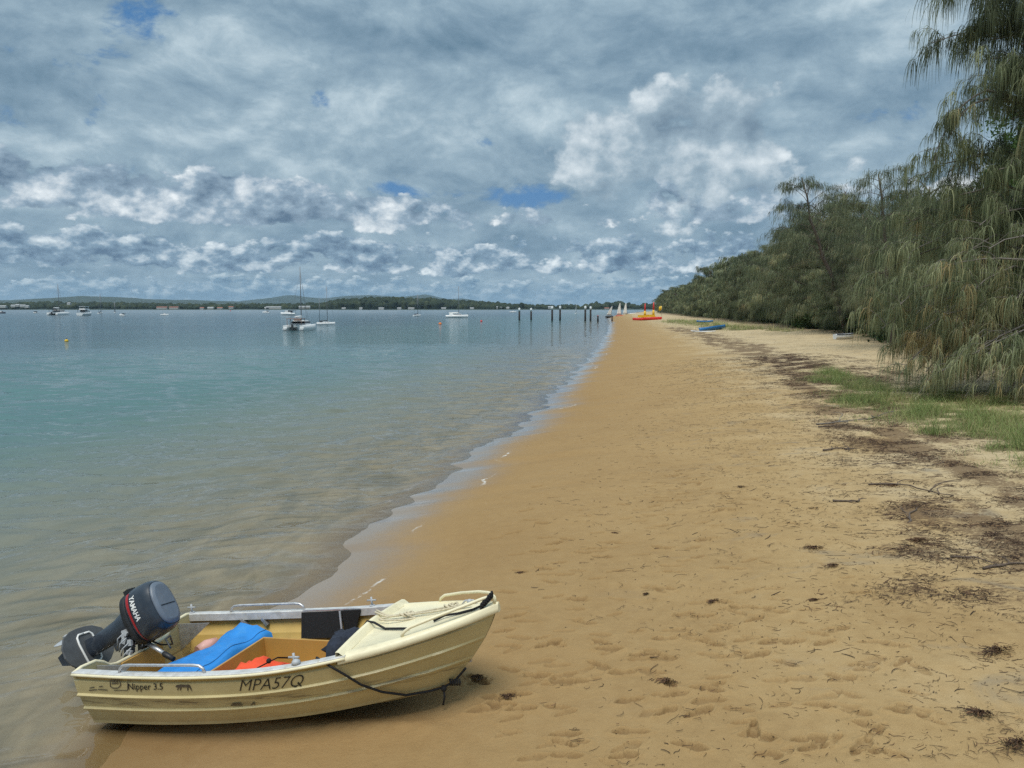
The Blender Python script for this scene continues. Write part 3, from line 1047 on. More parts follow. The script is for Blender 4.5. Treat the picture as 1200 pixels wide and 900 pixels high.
def broadleaf_meshes(seed, h, rad, n_leaf, leaf, mat, crown_z=0.62, lobes=14):
    r = np.random.default_rng(seed)
    mb = MB()
    tp = limb_path((0, 0, -0.3), (r.normal(0, .3), r.normal(0, .3), h * 0.7), 0, 0, 6, r, .1)
    mb.tube(tp, np.linspace(0.16, 0.05, 6) * h / 8, 7)
    C = []
    for k in range(lobes):
        v = r.normal(0, 1, 3); v /= np.linalg.norm(v)
        c = np.array([0, 0, h * crown_z]) + v * np.array([rad, rad, h * (1 - crown_z)]) * r.uniform(.45, .85)
        lp = limb_path(tp[r.integers(2, 6)], c, 0.05, 0.0, 5, r)
        mb.tube(lp, np.linspace(0.05, 0.012, 5) * h / 8, 5, caps=False)
        for q in range(16):
            C.append(c + r.normal(0, 1, 3) * rad * 0.16)
    C = np.array(C)
    V, Q, P = leaf_cloud(C, n_leaf, leaf, r)
    tone = np.clip(0.5 + 0.3 * fbm(P[:, 0] * 1.2 + seed, P[:, 1] * 1.2 + P[:, 2], 2, seed) + r.normal(0, .12, len(P)), 0, 1)
    tr = mb.build('trunk', M['bark'])
    cr = np_mesh('crown', V, Q, M[mat], attrs={'tone': np.repeat(tone, 4)})
    td, cd = tr.data, cr.data
    bpy.data.objects.remove(tr); bpy.data.objects.remove(cr)
    return td, cd


# the near she-oak whose branches hang over the grass at the right
def build_hero():
    r = np.random.default_rng(101)
    base = np.array([16.6, 22.5, float(ground_z(16.6, 22.5))])
    root = empty('drooping_sheoak', base, 0, 'big near she-oak with long weeping needles hanging to the grass at the right', 'tree')
    mb = MB()
    tp = limb_path((0, 0, -0.5), (0.6, 0.4, 12.5), 0, 0, 9, r, .08)
    mb.tube(tp, np.linspace(0.26, 0.06, 9), 10)
    lb = MB()
    bunch, outs, ln, tn = [], [], [], []

    def trunk_at(z):
        f = np.clip((z + .5) / 13.0, 0, 1) * 8
        return tp[int(min(f, 7))] * (1 - (f - int(min(f, 7)))) + tp[int(min(f, 7)) + 1] * (f - int(min(f, 7)))

    def grow(path, r0, r1, subs, l2, length, tone, dens=0.28, from_u=0.25, bare=False, updroop=0.3):
        n = len(path)
        lb.tube(path, np.linspace(r0, r1, n), 6, caps=False)
        for q in range(subs):
            u = r.uniform(from_u, 1.0) * (n - 1)
            i = min(int(u), n - 2)
            b0 = path[i] * (1 - (u - i)) + path[i + 1] * (u - i)
            d = path[i + 1] - path[i]
            d = d / np.linalg.norm(d)
            v = d * 0.7 + r.normal(0, 0.55, 3)
            v[2] = v[2] * 0.6 + updroop
            L = l2 * r.uniform(.5, 1.25)
            sp = limb_path(b0, b0 + v / np.linalg.norm(v) * L, 0.14, 0.28, 5, r)
            lb.tube(sp, np.linspace(max(0.006, r1 * 0.8), 0.004, 5), 4, caps=False)
            for w in np.arange(0.25 if not bare else 0.7, 1.01, max(0.12, dens / L)):
                jj = w * 4
                i2 = min(int(jj), 3)
                c = sp[i2] * (1 - (jj - i2)) + sp[i2 + 1] * (jj - i2)
                bunch.append(c); outs.append(v / np.linalg.norm(v) * 0.45); ln.append(length); tn.append(tone + r.normal(0, 0.22))

    W = lambda x, y, z: np.array([x, y, z]) - base
    # lower limbs reaching towards the beach, ending (x, y, height)
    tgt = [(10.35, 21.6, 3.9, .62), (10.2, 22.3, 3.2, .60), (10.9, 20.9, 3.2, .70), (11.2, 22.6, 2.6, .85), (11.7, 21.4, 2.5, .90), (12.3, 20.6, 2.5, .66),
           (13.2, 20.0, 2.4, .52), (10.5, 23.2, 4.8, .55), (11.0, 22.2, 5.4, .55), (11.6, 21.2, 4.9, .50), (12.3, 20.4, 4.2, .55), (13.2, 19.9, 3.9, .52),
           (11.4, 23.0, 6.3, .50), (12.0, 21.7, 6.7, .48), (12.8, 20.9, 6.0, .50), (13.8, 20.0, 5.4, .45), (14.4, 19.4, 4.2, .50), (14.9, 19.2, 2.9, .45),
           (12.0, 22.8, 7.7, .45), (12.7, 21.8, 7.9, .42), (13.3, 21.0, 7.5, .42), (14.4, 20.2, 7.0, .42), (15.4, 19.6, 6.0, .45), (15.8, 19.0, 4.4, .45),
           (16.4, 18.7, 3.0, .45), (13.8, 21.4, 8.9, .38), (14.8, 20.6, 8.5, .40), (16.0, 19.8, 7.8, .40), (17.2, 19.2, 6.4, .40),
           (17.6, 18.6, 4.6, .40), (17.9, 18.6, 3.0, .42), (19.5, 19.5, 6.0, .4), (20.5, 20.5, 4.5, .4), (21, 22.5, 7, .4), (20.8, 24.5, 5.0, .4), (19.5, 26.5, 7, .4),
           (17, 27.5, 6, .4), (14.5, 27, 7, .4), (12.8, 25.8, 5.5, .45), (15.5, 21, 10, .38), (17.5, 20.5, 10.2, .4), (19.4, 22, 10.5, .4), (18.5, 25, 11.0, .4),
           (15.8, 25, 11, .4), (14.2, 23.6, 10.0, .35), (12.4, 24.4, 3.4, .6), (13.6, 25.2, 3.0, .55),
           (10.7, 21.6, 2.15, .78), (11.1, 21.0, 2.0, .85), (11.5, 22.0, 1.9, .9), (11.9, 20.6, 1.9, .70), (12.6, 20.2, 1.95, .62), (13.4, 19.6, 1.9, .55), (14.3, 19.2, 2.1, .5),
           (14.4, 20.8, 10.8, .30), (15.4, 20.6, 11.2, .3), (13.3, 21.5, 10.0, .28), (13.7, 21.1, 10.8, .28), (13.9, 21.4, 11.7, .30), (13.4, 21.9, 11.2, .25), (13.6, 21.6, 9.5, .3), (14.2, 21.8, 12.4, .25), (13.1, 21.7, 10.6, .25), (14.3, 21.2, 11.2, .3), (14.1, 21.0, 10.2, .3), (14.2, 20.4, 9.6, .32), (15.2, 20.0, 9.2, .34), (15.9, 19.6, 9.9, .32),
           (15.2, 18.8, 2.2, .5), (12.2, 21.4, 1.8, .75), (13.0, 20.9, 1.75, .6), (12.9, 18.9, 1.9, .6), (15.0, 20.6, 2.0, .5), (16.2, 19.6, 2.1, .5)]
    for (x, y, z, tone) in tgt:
        x += 0.75 * float(np.clip((12.6 - x) / 2.2, 0, 1))
        z0 = np.clip(z * 0.75 - 0.6 + r.uniform(-.5, .4), 0.9, 11.5)
        p0 = trunk_at(z0)
        p1 = W(x, y, z)
        path = limb_path(p0, p1, 0.16 if z > 2.3 else 0.24, 0.05, 9, r, 0.10)
        L = np.linalg.norm(p1 - p0)
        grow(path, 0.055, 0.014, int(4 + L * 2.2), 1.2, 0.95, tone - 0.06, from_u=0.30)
    # long bare grey branches seen low down
    for (x, y, z, x2, z2) in ((15.6, 20.4, 3.3, 11.6, 2.05), (15.6, 20.2, 2.9, 12.0, 2.5), (15.8, 19.8, 2.6, 12.4, 2.0), (15.4, 20.6, 4.2, 11.2, 4.75), (15.6, 20.0, 5.3, 12.2, 5.2),
                              (15.0, 19.6, 2.3, 12.7, 1.5)):
        path = limb_path(trunk_at(z - base[2] + 0.3), W(x, y, z), 0.04, 0, 5, r, .05)
        lb.tube(path, np.linspace(0.07, 0.042, 5), 6, caps=False)
        path2 = limb_path(W(x, y, z), W(x2, y - r.uniform(.2, .8), z2), 0.09, 0.05, 8, r, .12)
        grow(path2, 0.042, 0.012, 7, 1.1, 0.85, 0.6, from_u=0.5, bare=True, updroop=0.1)
    # two high limbs against the sky with very long hanging needles
    for (xe, ze, z0, ln_, ns) in ((11.55, 12.25, 10.6, 1.45, 15), (11.9, 11.3, 10.3, 1.2, 11), (12.6, 12.8, 11.2, 1.35, 14), (13.5, 13.2, 11.6, 1.3, 14), (13.2, 11.6, 10.5, 1.1, 10)):
        path = limb_path(trunk_at(z0 - base[2]), W(xe, 21.8 + r.uniform(-.6, .6), ze), 0.10, 0.06, 9, r, .06)
        grow(path, 0.05, 0.010, ns, 0.8, ln_, 0.12, dens=0.30, from_u=0.45, updroop=0.15)
    for (xe, ze, z0) in ((11.75, 7.6, 8.2), (12.2, 8.2, 8.6)):
        p0 = trunk_at(z0 - base[2])
        path = np.vstack([limb_path(p0, W(13.2, 21.6, 9.55 if ze < 8 else 9.3), 0.08, 0, 5, r, .04), limb_path(W(12.9, 21.6, 9.4 if ze < 8 else 9.2), W(xe, 21.6, ze), 0.16, 0, 5, r, .04)])
        grow(path, 0.05, 0.010, 10, 0.7, 0.8, 0.22, dens=0.3, from_u=0.62, updroop=0.0)
    C = np.array(bunch); O = np.array(outs); ln = np.array(ln); tn = np.clip(np.array(tn), 0, 1)
    zz = C[:, 2] + base[2]
    gz = 1.05
    L = np.minimum(ln, np.maximum(0.35, zz - gz - 0.02))
    per = 19
    P = np.repeat(C, per, 0) + r.normal(0, .045, (len(C) * per, 3))
    D = np.repeat(O, per, 0) * 0.7 + r.normal(0, .36, (len(C) * per, 3))
    D[:, 2] = np.abs(D[:, 2]) * 0.6 + 0.08
    LL = np.repeat(L * r.uniform(.50, .95, len(L)), per) * r.uniform(.60, 1.15, len(P))
    Wd = 0.0165 * r.uniform(.7, 1.3, len(P))
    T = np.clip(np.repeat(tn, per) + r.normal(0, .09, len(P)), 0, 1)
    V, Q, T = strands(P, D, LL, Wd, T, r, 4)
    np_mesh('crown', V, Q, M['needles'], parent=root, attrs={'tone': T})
    mb.build('trunk', M['bark'], root)
    lb.build('limbs', M['grey_twig'], root)
    return len(P)


def front_x(y):
    """front edge of the trees behind the beach"""
    pts = [(12, 15.5), (22, 17.0), (32, 19.5), (49, 23.5), (62, 27.0), (82, 32.0), (105, 34.5), (150, 41), (195, 47), (260, 57), (330, 66), (450, 88), (700, 140), (1100, 260)]
    return np.interp(y, [p[0] for p in pts], [p[1] for p in pts])


def build_trees():
    kinds = [sheoak_meshes(11, 9.5, 4.2, 34, 16, 0.70, 0.026, (0.5, 0), 0.08, mat='needles'),
             sheoak_meshes(12, 10.5, 4.6, 36, 16, 0.75, 0.028, (-0.8, .3), 0.08, mat='dark_needles'),
             sheoak_meshes(13, 8.5, 4.0, 32, 16, 0.65, 0.026, (0.2, -.6), 0.06, mat='needles'),
             sheoak_meshes(14, 11.0, 4.0, 34, 14, 0.70, 0.026, (-0.6, 0), 0.10, mat='dark_needles', open_top=0.55)]
    far_kinds = [sheoak_meshes(21, 9.5, 4.4, 22, 8, 0.85, 0.075, (0.3, 0), 0.06, bunch_step=0.45, mat='dark_needles'),
                 sheoak_meshes(22, 9.0, 4.8, 22, 8, 0.85, 0.075, (-0.3, 0), 0.06, bunch_step=0.45, mat='needles')]
    r = np.random.default_rng(55)
    n = 0
    rows = ((0.0, 1.0, 4.6), (5.0, 1.12, 5.4), (11.0, 1.25, 6.6))
    for off, hs, step in rows:
        y = 25.0 + off * 0.8
        while y < 620:
            x = front_x(y) + 2.6 + off + r.normal(0, .8)
            yy = y + r.normal(0, .8)
            near = yy < 120
            k = kinds[r.integers(0, 4)] if near else far_kinds[r.integers(0, 2)]
            hsc = hs * r.uniform(.82, 1.16)
            if yy < 66:
                hsc *= 0.80
            if 78 < yy < 190:
                hsc *= 1.16
            grp = 'she-oaks in the thicket behind the beach'
            place_tree('sheoak_tree', k, (x, yy, float(ground_z(x, yy)) - 0.15), r.uniform(0, 6.28), (hsc * r.uniform(.9, 1.15), hsc * r.uniform(.9, 1.15), hsc),
                       'olive green she-oak with drooping needles in the dense thicket behind the beach', 'tree', grp)
            n += 1
            y += step * (1.0 if yy < 130 else 1.6 if yy < 260 else 2.6)
    # trees that stand out of the thicket
    p = at(975, 300, 68)
    bare = sheoak_meshes(31, 14.0, 4.4, 34, 13, 0.55, 0.030, (-4.6, 0.0), 0.36, mat='dark_needles', open_top=0.05, bunch_step=0.40, thick=0.35)
    place_tree('leaning_sheoak', bare, (29.5, 66, float(ground_z(29.5, 66))), 0.0, (1, 1, 1.0), 'thin-crowned she-oak leaning out over the thicket against the clouds', 'tree')
    bare2 = sheoak_meshes(32, 10.6, 3.4, 36, 14, 0.6, 0.022, (-1.6, 0.3), 0.30, mat='dark_needles', open_top=0.0, bunch_step=0.34, thick=0.35)
    place_tree('sheoak_tree', bare2, (22.4, 44, float(ground_z(22.4, 44))), 0.4, (1, 1, 0.98), 'tall she-oak with an open feathery top beside the big weeping one', 'tree')
    palm = broadleaf_meshes(41, 11, 3.4, 26000, 0.10, 'leaf_green')
    place_tree('broadleaf_tree', palm, (21.8, 31.0, float(ground_z(21.8, 31.0))), 0, (1, 1, 1.05), 'bright green broadleaf tree behind the weeping she-oak', 'tree')
    # undergrowth
    sh1 = broadleaf_meshes(51, 2.0, 1.4, 3600, 0.11, 'leaf_dark', 0.45, 12)
    sh2 = broadleaf_meshes(52, 1.3, 1.1, 2600, 0.09, 'leaf_green', 0.45, 12)
    for (px, py, sc_, k, lab) in ((940, 384, 1.25, sh2, 'bright green rounded bush at the back of the sandy clearing'),
                                  (958, 385, 1.05, sh1, 'dark leafy bush beside the bright green one behind the clearing'),):
        q = gg(px, py)
        place_tree('beach_bush', k, (q[0], q[1], q[2] - .1), 1.0, (sc_ * 1.3, sc_ * 1.3, sc_), lab, 'bush')
    for (x, y, sc_, lab) in ((13.9, 17.9, 0.62, 'low bright green shrub in the grass under the weeping branches'), (15.1, 18.6, 0.7, 'larger leafy green shrub under the weeping branches at the right edge')):
        place_tree('beach_bush', sh2, (x, y, float(ground_z(x, y)) - .1), x, (sc_ * 1.3, sc_ * 1.2, sc_), lab, 'bush')
    y = 29.0
    while y < 210:
        x = front_x(y) + r.uniform(2.2, 4.6)
        s_ = r.uniform(.8, 1.5)
        place_tree('thicket_shrub', sh1, (x, y, float(ground_z(x, y)) - .1), r.uniform(0, 6), (s_ * 1.4, s_ * 1.4, s_),
                   'dark low shrub filling the foot of the thicket under the she-oaks', 'shrub', 'shrubs under the she-oaks')
        y += 3.2 if y < 90 else 6
    return n


def build_ground_cover():
    r = np.random.default_rng(88)
    # grass
    n = 340000
    X = np.concatenate([r.uniform(4, 20, n), r.uniform(18, 60, n // 2)])
    Y = np.concatenate([r.uniform(11, 40, n), r.uniform(60, 260, n // 2)])
    d = grass_density(X, Y)
    keep = r.random(len(X)) < d * 1.1
    X, Y, d = X[keep], Y[keep], d[keep]
    far = Y > 55
    Z = ground_z(X, Y)
    m = len(X)
    Lh = (.08 + .42 * r.random(m) ** 1.6) * (0.35 + 0.9 * d) * np.where(far, 1.9, 1.0) * (0.75 + 0.5 * fbm(X * .8, Y * .8, 2, 5))
    a = r.uniform(0, 6.28, m)
    D = np.stack([np.cos(a) * .45, np.sin(a) * .45, np.ones(m)], 1)
    D = D + r.normal(0, .12, (m, 3))
    W = np.where(far, 0.035, 0.0085) * r.uniform(.7, 1.4, m)
    tone = np.clip(0.42 + 0.5 * fbm(X * 1.3, Y * 1.3, 3, 15) + r.normal(0, .2, m) + np.where(far, .12, 0), 0, 1)
    t = np.array([0, .5, 1.0])
    side = np.stack([np.cos(a + 1.57), np.sin(a + 1.57), np.zeros(m)], 1)
    V = np.zeros((m, 3, 2, 3))
    P = np.stack([X, Y, Z - .01], 1)
    for i, k in enumerate(t):
        c = P + D * (Lh * k)[:, None] + np.stack([np.cos(a), np.sin(a), -0.5 * np.ones(m)], 1) * (Lh * 0.45 * k * k)[:, None]
        w = W * (1 - 0.85 * k) * .5
        V[:, i, 0] = c - side * w[:, None]; V[:, i, 1] = c + side * w[:, None]
    b = np.arange(m)[:, None] * 6 + np.arange(2)[None] * 2
    Q = np.stack([b, b + 1, b + 3, b + 2], -1).reshape(-1, 4)
    o = np_mesh('beach_grass', V.reshape(-1, 3), Q, M['grass'], attrs={'tone': np.repeat(tone, 6)})
    tag(o, 'green and straw coloured grass growing along the top of the beach', 'grass', kind='stuff')
    # seaweed and leaf litter
    n = 520000
    X = np.concatenate([r.uniform(0.2, 17, n), r.uniform(12, 48, n // 3)])
    Y = np.concatenate([4.6 + 37 * r.random(n) ** 1.7, r.uniform(35, 190, n // 3)])
    d = litter_density(X, Y)
    s = shore_s(X, Y)
    base = 0.055 * np.clip((s - 2.2) / 2.0, 0, 1) * (0.3 + 0.7 * np.clip((s - 4) / 4, 0, 1)) * (1 + fbm(X * 1.4, Y * 1.4, 2, 66))
    clump = np.clip(fbm(X * 1.6, Y * 2.4, 3, 67) - 0.12, 0, 1) * np.clip((s - 4.5) / 5, 0, 1) * 0.45
    keep = r.random(len(X)) < np.clip(d * 0.85 * np.where(d > .3, 1, .35) + base + clump * 1.3, 0, 0.95)
    X, Y, d = X[keep], Y[keep], d[keep]
    m = len(X)
    far = np.clip(Y / 16, 1, 4)
    L = (.025 + .20 * r.random(m) ** 2) * r.uniform(.5, 1.3, m) * far ** 0.45 * np.clip(Y / 9.5, .6, 1)
    a = r.normal(0.1, .75, m) + np.where(r.random(m) < .2, 1.5, 0)
    cur = r.normal(0, 1.6, m)
    W = (.0014 + .0050 * r.random(m) ** 2.6) * far ** 0.7 * (1 + .6 * d) * np.clip(Y / 9.5, .5, 1)
    V = np.zeros((m, 4, 2, 3))
    x, y = X.copy(), Y.copy()
    for i in range(4):
        z = ground_z(x, y) + 0.007 + r.uniform(0, .016, m) * (0.1 + d)
        w = W * (1.0 - 0.5 * abs(i - 1.5) / 1.5)
        nx, ny = -np.sin(a), np.cos(a)
        V[:, i, 0] = np.stack([x - nx * w, y - ny * w, z - .001], 1)
        V[:, i, 1] = np.stack([x + nx * w, y + ny * w, z + r.uniform(0, .003, m)], 1)
        x = x + np.cos(a) * L / 3; y = y + np.sin(a) * L / 3
        a = a + cur / 3 + r.normal(0, .45, m)
    b = np.arange(m)[:, None] * 8 + np.arange(3)[None] * 2
    Q = np.stack([b, b + 1, b + 3, b + 2], -1).reshape(-1, 4)
    tone = np.clip(r.normal(.42, .25, m), 0, 1)
    o = np_mesh('seaweed_litter', V.reshape(-1, 3), Q, M['litter'], attrs={'tone': np.repeat(tone, 8)})
    tag(o, 'dark brown seaweed and leaf litter strewn over the dry sand', 'litter', kind='stuff')
    return m


build_hero()
build_trees()
build_ground_cover()


# ------------------------------------------------------------------ the runabout on the sand
def crv(xs, ys):
    """smooth curve through points (Catmull-Rom), returned as a function"""
    xs = np.array(xs, float); ys = np.array(ys, float)
    mm = np.gradient(ys, xs)

    def f(x):
        x = np.clip(x, xs[0], xs[-1])
        i = np.clip(np.searchsorted(xs, x, side='right') - 1, 0, len(xs) - 2)
        h = xs[i + 1] - xs[i]
        t = (x - xs[i]) / h
        return ((2 * t ** 3 - 3 * t ** 2 + 1) * ys[i] + (t ** 3 - 2 * t ** 2 + t) * h * mm[i] + (-2 * t ** 3 + 3 * t ** 2) * ys[i + 1] + (t ** 3 - t ** 2) * h * mm[i + 1])
    return f


LB = 3.45
g_half = crv([0, .6, 1.2, 1.8, 2.37, 2.8, 3.1, 3.3, 3.45], [.727, .757, .765, .73, .622, .462, .300, .165, .018])
g_z = crv([0, .6, 1.2, 1.8, 2.37, 2.8, 3.45], [.561, .545, .540, .553, .602, .655, .757])
c_half = crv([0, .25, .5, .7, .85, .95, 1.0], [.569, .60, .56, .44, .265, .10, .006])
c_z = crv([0, .3, .6, .8, 1.0], [.08, .082, .095, .115, .14])
k_z = crv([0, .6, .85, 1.0], [0.0, 0.0, .03, .125])
B_LOC, B_ROT = Vector((-3.334, 6.515, -3.559 + H)), Euler((-.055, -.138, -.253))
B_MAT = Matrix.LocRotScale(B_LOC, B_ROT, None)
RIDGE_T = [0, .05, .065, .115, .14, .20, .28, .365, .39, .415, .435, .48, .56, .635, .66, .69, .715, .82, .95, 1.0]
RIDGE_O = [0, .002, -.016, -.016, .004, .004, .004, .004, .024, .022, -.002, .000, .000, .000, .021, .019, -.005, -.004, -.003, .008]


def hull_pt(u, t, side=-1, off=0.0, ridges=True):
    """a point on the topsides; u along the boat, t from gunwale (0) to chine (1); side -1 is the camera's side"""
    gx, cx = LB * u, 2.98 * u
    x = gx + (cx - gx) * t + 0.06 * 4 * t * (1 - t) * u ** 6
    y = float(g_half(LB * u)) * (1 - t) + float(c_half(u)) * t + 0.030 * 4 * t * (1 - t) * min(1, (1 - u) / .2)
    z = float(g_z(LB * u)) * (1 - t) + float(c_z(u)) * t
    o = off
    if ridges:
        o += float(np.interp(t, RIDGE_T, RIDGE_O)) * min(1.0, (1 - u) / 0.10 + 0.15)
    return Vector((x + (0.3 * o if u > .9 else 0), side * max(0.0, y + o * 0.95), z - o * 0.12))


_grid = None


def hull_at(px, py):
    """(u, t) of the near topside point seen at a picture point"""
    global _grid
    if _grid is None:
        us, ts = np.linspace(0, 1, 201), np.linspace(0, 1, 81)
        pts = np.array([[tuple(B_MAT @ hull_pt(u, t)) for t in ts] for u in us])
        d = pts[..., 1] * CP - (pts[..., 2] - H) * SP
        up = pts[..., 1] * SP + (pts[..., 2] - H) * CP
        _grid = (us, ts, 600 + 880 * pts[..., 0] / d, 450 - 880 * up / d)
    us, ts, X, Y = _grid
    i, j = np.unravel_index(np.argmin((X - px) ** 2 + (Y - py) ** 2), X.shape)
    return us[i], ts[j]


def in_boat(o):
    """give a loose thing built in the boat's own measures its place in the world, origin at its middle"""
    me = o.data
    n = len(me.vertices)
    co = np.empty(n * 3, dtype=np.float32); me.vertices.foreach_get('co', co)
    co = co.reshape(-1, 3)
    c = (co.min(0) + co.max(0)) / 2
    c[2] = co[:, 2].min()
    me.vertices.foreach_set('co', (co - c).ravel())
    me.update()
    o.location = B_MAT @ Vector(c.tolist())
    o.rotation_euler = B_ROT
    return o


def text_mesh(body, size, shear=0.0, bold=0.0, width=1.0):
    """flat letter shapes as (points, faces), x along the line and y up"""
    cu = bpy.data.curves.new('lettering', 'FONT')
    cu.body = body
    cu.size = size
    cu.shear = shear
    cu.offset = bold
    cu.resolution_u = 4
    o = bpy.data.objects.new('lettering', cu)
    COL.objects.link(o)
    bpy.context.view_layer.update()
    me = bpy.data.meshes.new_from_object(o)
    V = [(v.co.x * width, v.co.y) for v in me.vertices]
    Fc = [tuple(p.vertices) for p in me.polygons]
    bpy.data.objects.remove(o); bpy.data.meshes.remove(me); bpy.data.curves.remove(cu)
    return V, Fc


def on_hull(V, Fc, px0, py0, px1, py1, name, mat, parent, height_px=None):
    """lay flat shapes on the near topside so their baseline runs between two picture points"""
    u0, t0 = hull_at(px0, py0); u1, t1 = hull_at(px1, py1)
    xs = [p[0] for p in V]
    x0, x1 = min(xs), max(xs)
    ru = (u1 - u0) / (x1 - x0)
    hgt = max(0.15, float(g_z(LB * u0) - c_z(u0)))
    mb = MB()
    for (a, b) in V:
        f = (a - x0) / (x1 - x0)
        u = u0 + (u1 - u0) * f
        t = t0 + (t1 - t0) * f - b * (ru * LB) / hgt
        mb.v.append(tuple(hull_pt(u, t, -1, 0.0085, False)))
    mb.f = list(Fc); mb.sm = [False] * len(Fc)
    return mb.build(name, mat, parent)


def build_boat():
    root = empty('aluminium_dinghy', B_LOC, 0, 'cream ribbed aluminium runabout beached at the water edge in the foreground', 'boat')
    root.rotation_euler = B_ROT
    us = list(np.linspace(0, .72, 60)) + list(np.linspace(.73, 1, 60))
    mb = MB()
    for side in (-1, 1):
        rows = [[hull_pt(u, t, side) for t in RIDGE_T] for u in us]
        mb.quad_strip(rows, flip=(side == 1), smooth=False)
        rows = []
        for u in us:
            c = hull_pt(u, 1, side)
            k = Vector((2.96 * u, 0, float(k_z(u))))
            m1 = c.lerp(k, .45); m2 = c.lerp(k, .52)
            m1.z -= .004; m2.z -= .016
            rows.append([c, m1, m2, k])
        mb.quad_strip(rows, flip=(side == 1), smooth=False)
    hull = mb.build('hull', M['cream_paint'], root)
    li = MB()
    for side in (-1, 1):
        rows = [[hull_pt(u, t, side, -0.014, False) + Vector((0, 0, -.004)) for t in (0, .2, .4, .41, .43, .7, .71, .73, .9, 1.0)] for u in us[:-7]]
        for rw in rows:
            for j in (3, 4, 6, 7):
                rw[j].y -= side * 0.012
        li.quad_strip(rows, flip=(side == -1))
    li.build('hull_lining', M['inner_paint'], root)
    fl = MB()
    rows = []
    for u in np.linspace(.005, .95, 24):
        c = hull_pt(u, 1, 1, -.016, False)
        rows.append([Vector((c.x, -c.y, .125)), Vector((c.x, 0, .12)), Vector((c.x, c.y, .125))])
    fl.quad_strip(rows)
    fl.build('floor', M['inner_paint'], root)
    # transom with a cut-out for the motor
    zt = .561
    out = [(-.569, .08), (0, .0), (.569, .08), (.727, zt - .005), (.64, zt + .012), (.50, zt + .005), (.42, zt - .035), (.36, zt - .085), (.28, zt - .105), (-.28, zt - .105),
           (-.36, zt - .085), (-.42, zt - .035), (-.50, zt + .005), (-.64, zt + .012), (-.727, zt - .005)]
    tr = MB()
    tr.prism(out, (0, 1, 0), (0, 0, 1), (-.012, 0, 0), .030)
    t = tr.build('transom', [M['cream_paint']], root)
    rim = MB()
    rim.tube([Vector((.004, a, b)) for a, b in out[3:]], .016, 8)
    rim.build('rim', M['deck_paint'], t)
    pad = MB()
    pad.box((.030, 0, .33), (.020, .50, .24))
    pad.build('motor_pad', M['bin_paint'], t, bevel=.004)
    for side in (-1, 1):
        k = MB()
        k.prism([(0, 0), (.36, 0), (.0, -.26)], (1, 0, 0), (0, 0, 1), (.02, side * .50, zt - .03), .006)
        k.build('knee', M['alloy'], root)
    # alloy gunwales as far forward as the foredeck
    ug = np.linspace(0, .70, 34)
    for side in (-1, 1):
        gm = MB()
        rows = []
        for u in ug:
            x, y, z = LB * u, float(g_half(LB * u)), float(g_z(LB * u))
            prof = [(.010, -.020), (.012, .004), (.006, .010), (-.058, .012), (-.066, .006), (-.068, -.060), (-.058, -.062), (-.056, -.002), (-.004, -.004)]
            rows.append([Vector((x, side * (y + a), z + b)) for a, b in prof])
        gm.quad_strip(rows, closed_u=True, smooth=False, flip=(side == -1))
        gm.build('gunwale', M['worn_alloy'], root)
        lip = MB()
        lip.tube([Vector((LB * u, side * (float(g_half(LB * u)) + .012), float(g_z(LB * u)) - .012)) for u in ug], .012, 8)
        lip.build('rubbing_strip', M['deck_paint'], root)
        hr = MB()
        a, b = .46, 1.27
        pts = []
        for x, h in ((a, 0), (a + .012, .035), (a + .045, .058), (a + .10, .064), ((a + b) / 2, .066), (b - .10, .064), (b - .045, .058), (b - .012, .035), (b, 0)):
            pts.append(Vector((x, side * (float(g_half(x)) - .03), float(g_z(x)) + .008 + h)))
        hr.tube(pts, .0115, 10)
        hr.build('grab_rail', M['alloy'], root)
        for x in ((2.02,) if side == -1 else (.03, 2.02)):
            rl = MB()
            p = Vector((x, side * (float(g_half(x)) - .03), float(g_z(x)) + .01))
            rl.tube([p, p + Vector((0, 0, .085))], .010, 8)
            rl.tube([p + Vector((-.045, 0, .055)), p + Vector((.045, 0, .055))], .008, 8)
            rl.tube([p + Vector((0, 0, -.002)), p + Vector((0, 0, .012))], .026, 10)
            if side == -1:
                rl.ball(p + Vector((.02, -.01, .02)), .034, 10, 6, (1, 1, .8))
            rl.build('rowlock', M['boat_grey'], root)
    # foredeck
    x0 = 2.36
    dk = MB()
    xs = list(np.linspace(x0, 3.2, 18)) + list(np.linspace(3.24, 3.455, 8))
    rows = []
    for x in xs:
        b, z = float(g_half(min(x, 3.45))), float(g_z(min(x, 3.45)))
        row = []
        for v, dz, sc_ in ((-1, -.050, 1), (-1, -.045, 1.012), (-1, -.012, 1.016), (-.985, .010, 1), (-.93, .020, 1), (-.87, .021, 1), (-.85, .010, 1), (-.5, .022, 1), (0, .030, 1),
                           (.5, .022, 1), (.85, .010, 1), (.87, .021, 1), (.93, .020, 1), (.985, .010, 1), (1, -.012, 1.016), (1, -.045, 1.012), (1, -.050, 1)):
            out_ = .012 if abs(v) == 1 and dz > -.05 else 0.0
            row.append(Vector((x + (0.008 if x > 3.4 else 0), v * b + math.copysign(out_, v) if v else 0.0, z + dz)))
        rows.append(row)
    dk.quad_strip(rows, flip=True)
    dk.poly([rows[-1][i] for i in range(len(rows[-1]))])
    deck = dk.build('foredeck', M['deck_paint'], root)
    cm = MB()
    b, z = float(g_half(x0)), float(g_z(x0))
    rw = []
    for v in np.linspace(-1, 1, 15):
        zz = z + .012 + .020 * (1 - v * v)
        hh = .030 + .022 * (1 - abs(v))
        rw.append([Vector((x0 + .05, v * b, zz)), Vector((x0 + .012, v * b, zz + hh)), Vector((x0 - .016, v * b, zz + hh + .002)), Vector((x0 - .020, v * b, zz - .055)), Vector((x0 + .004, v * b, zz - .055))])
    cm.quad_strip(rw, closed_u=True, smooth=False)
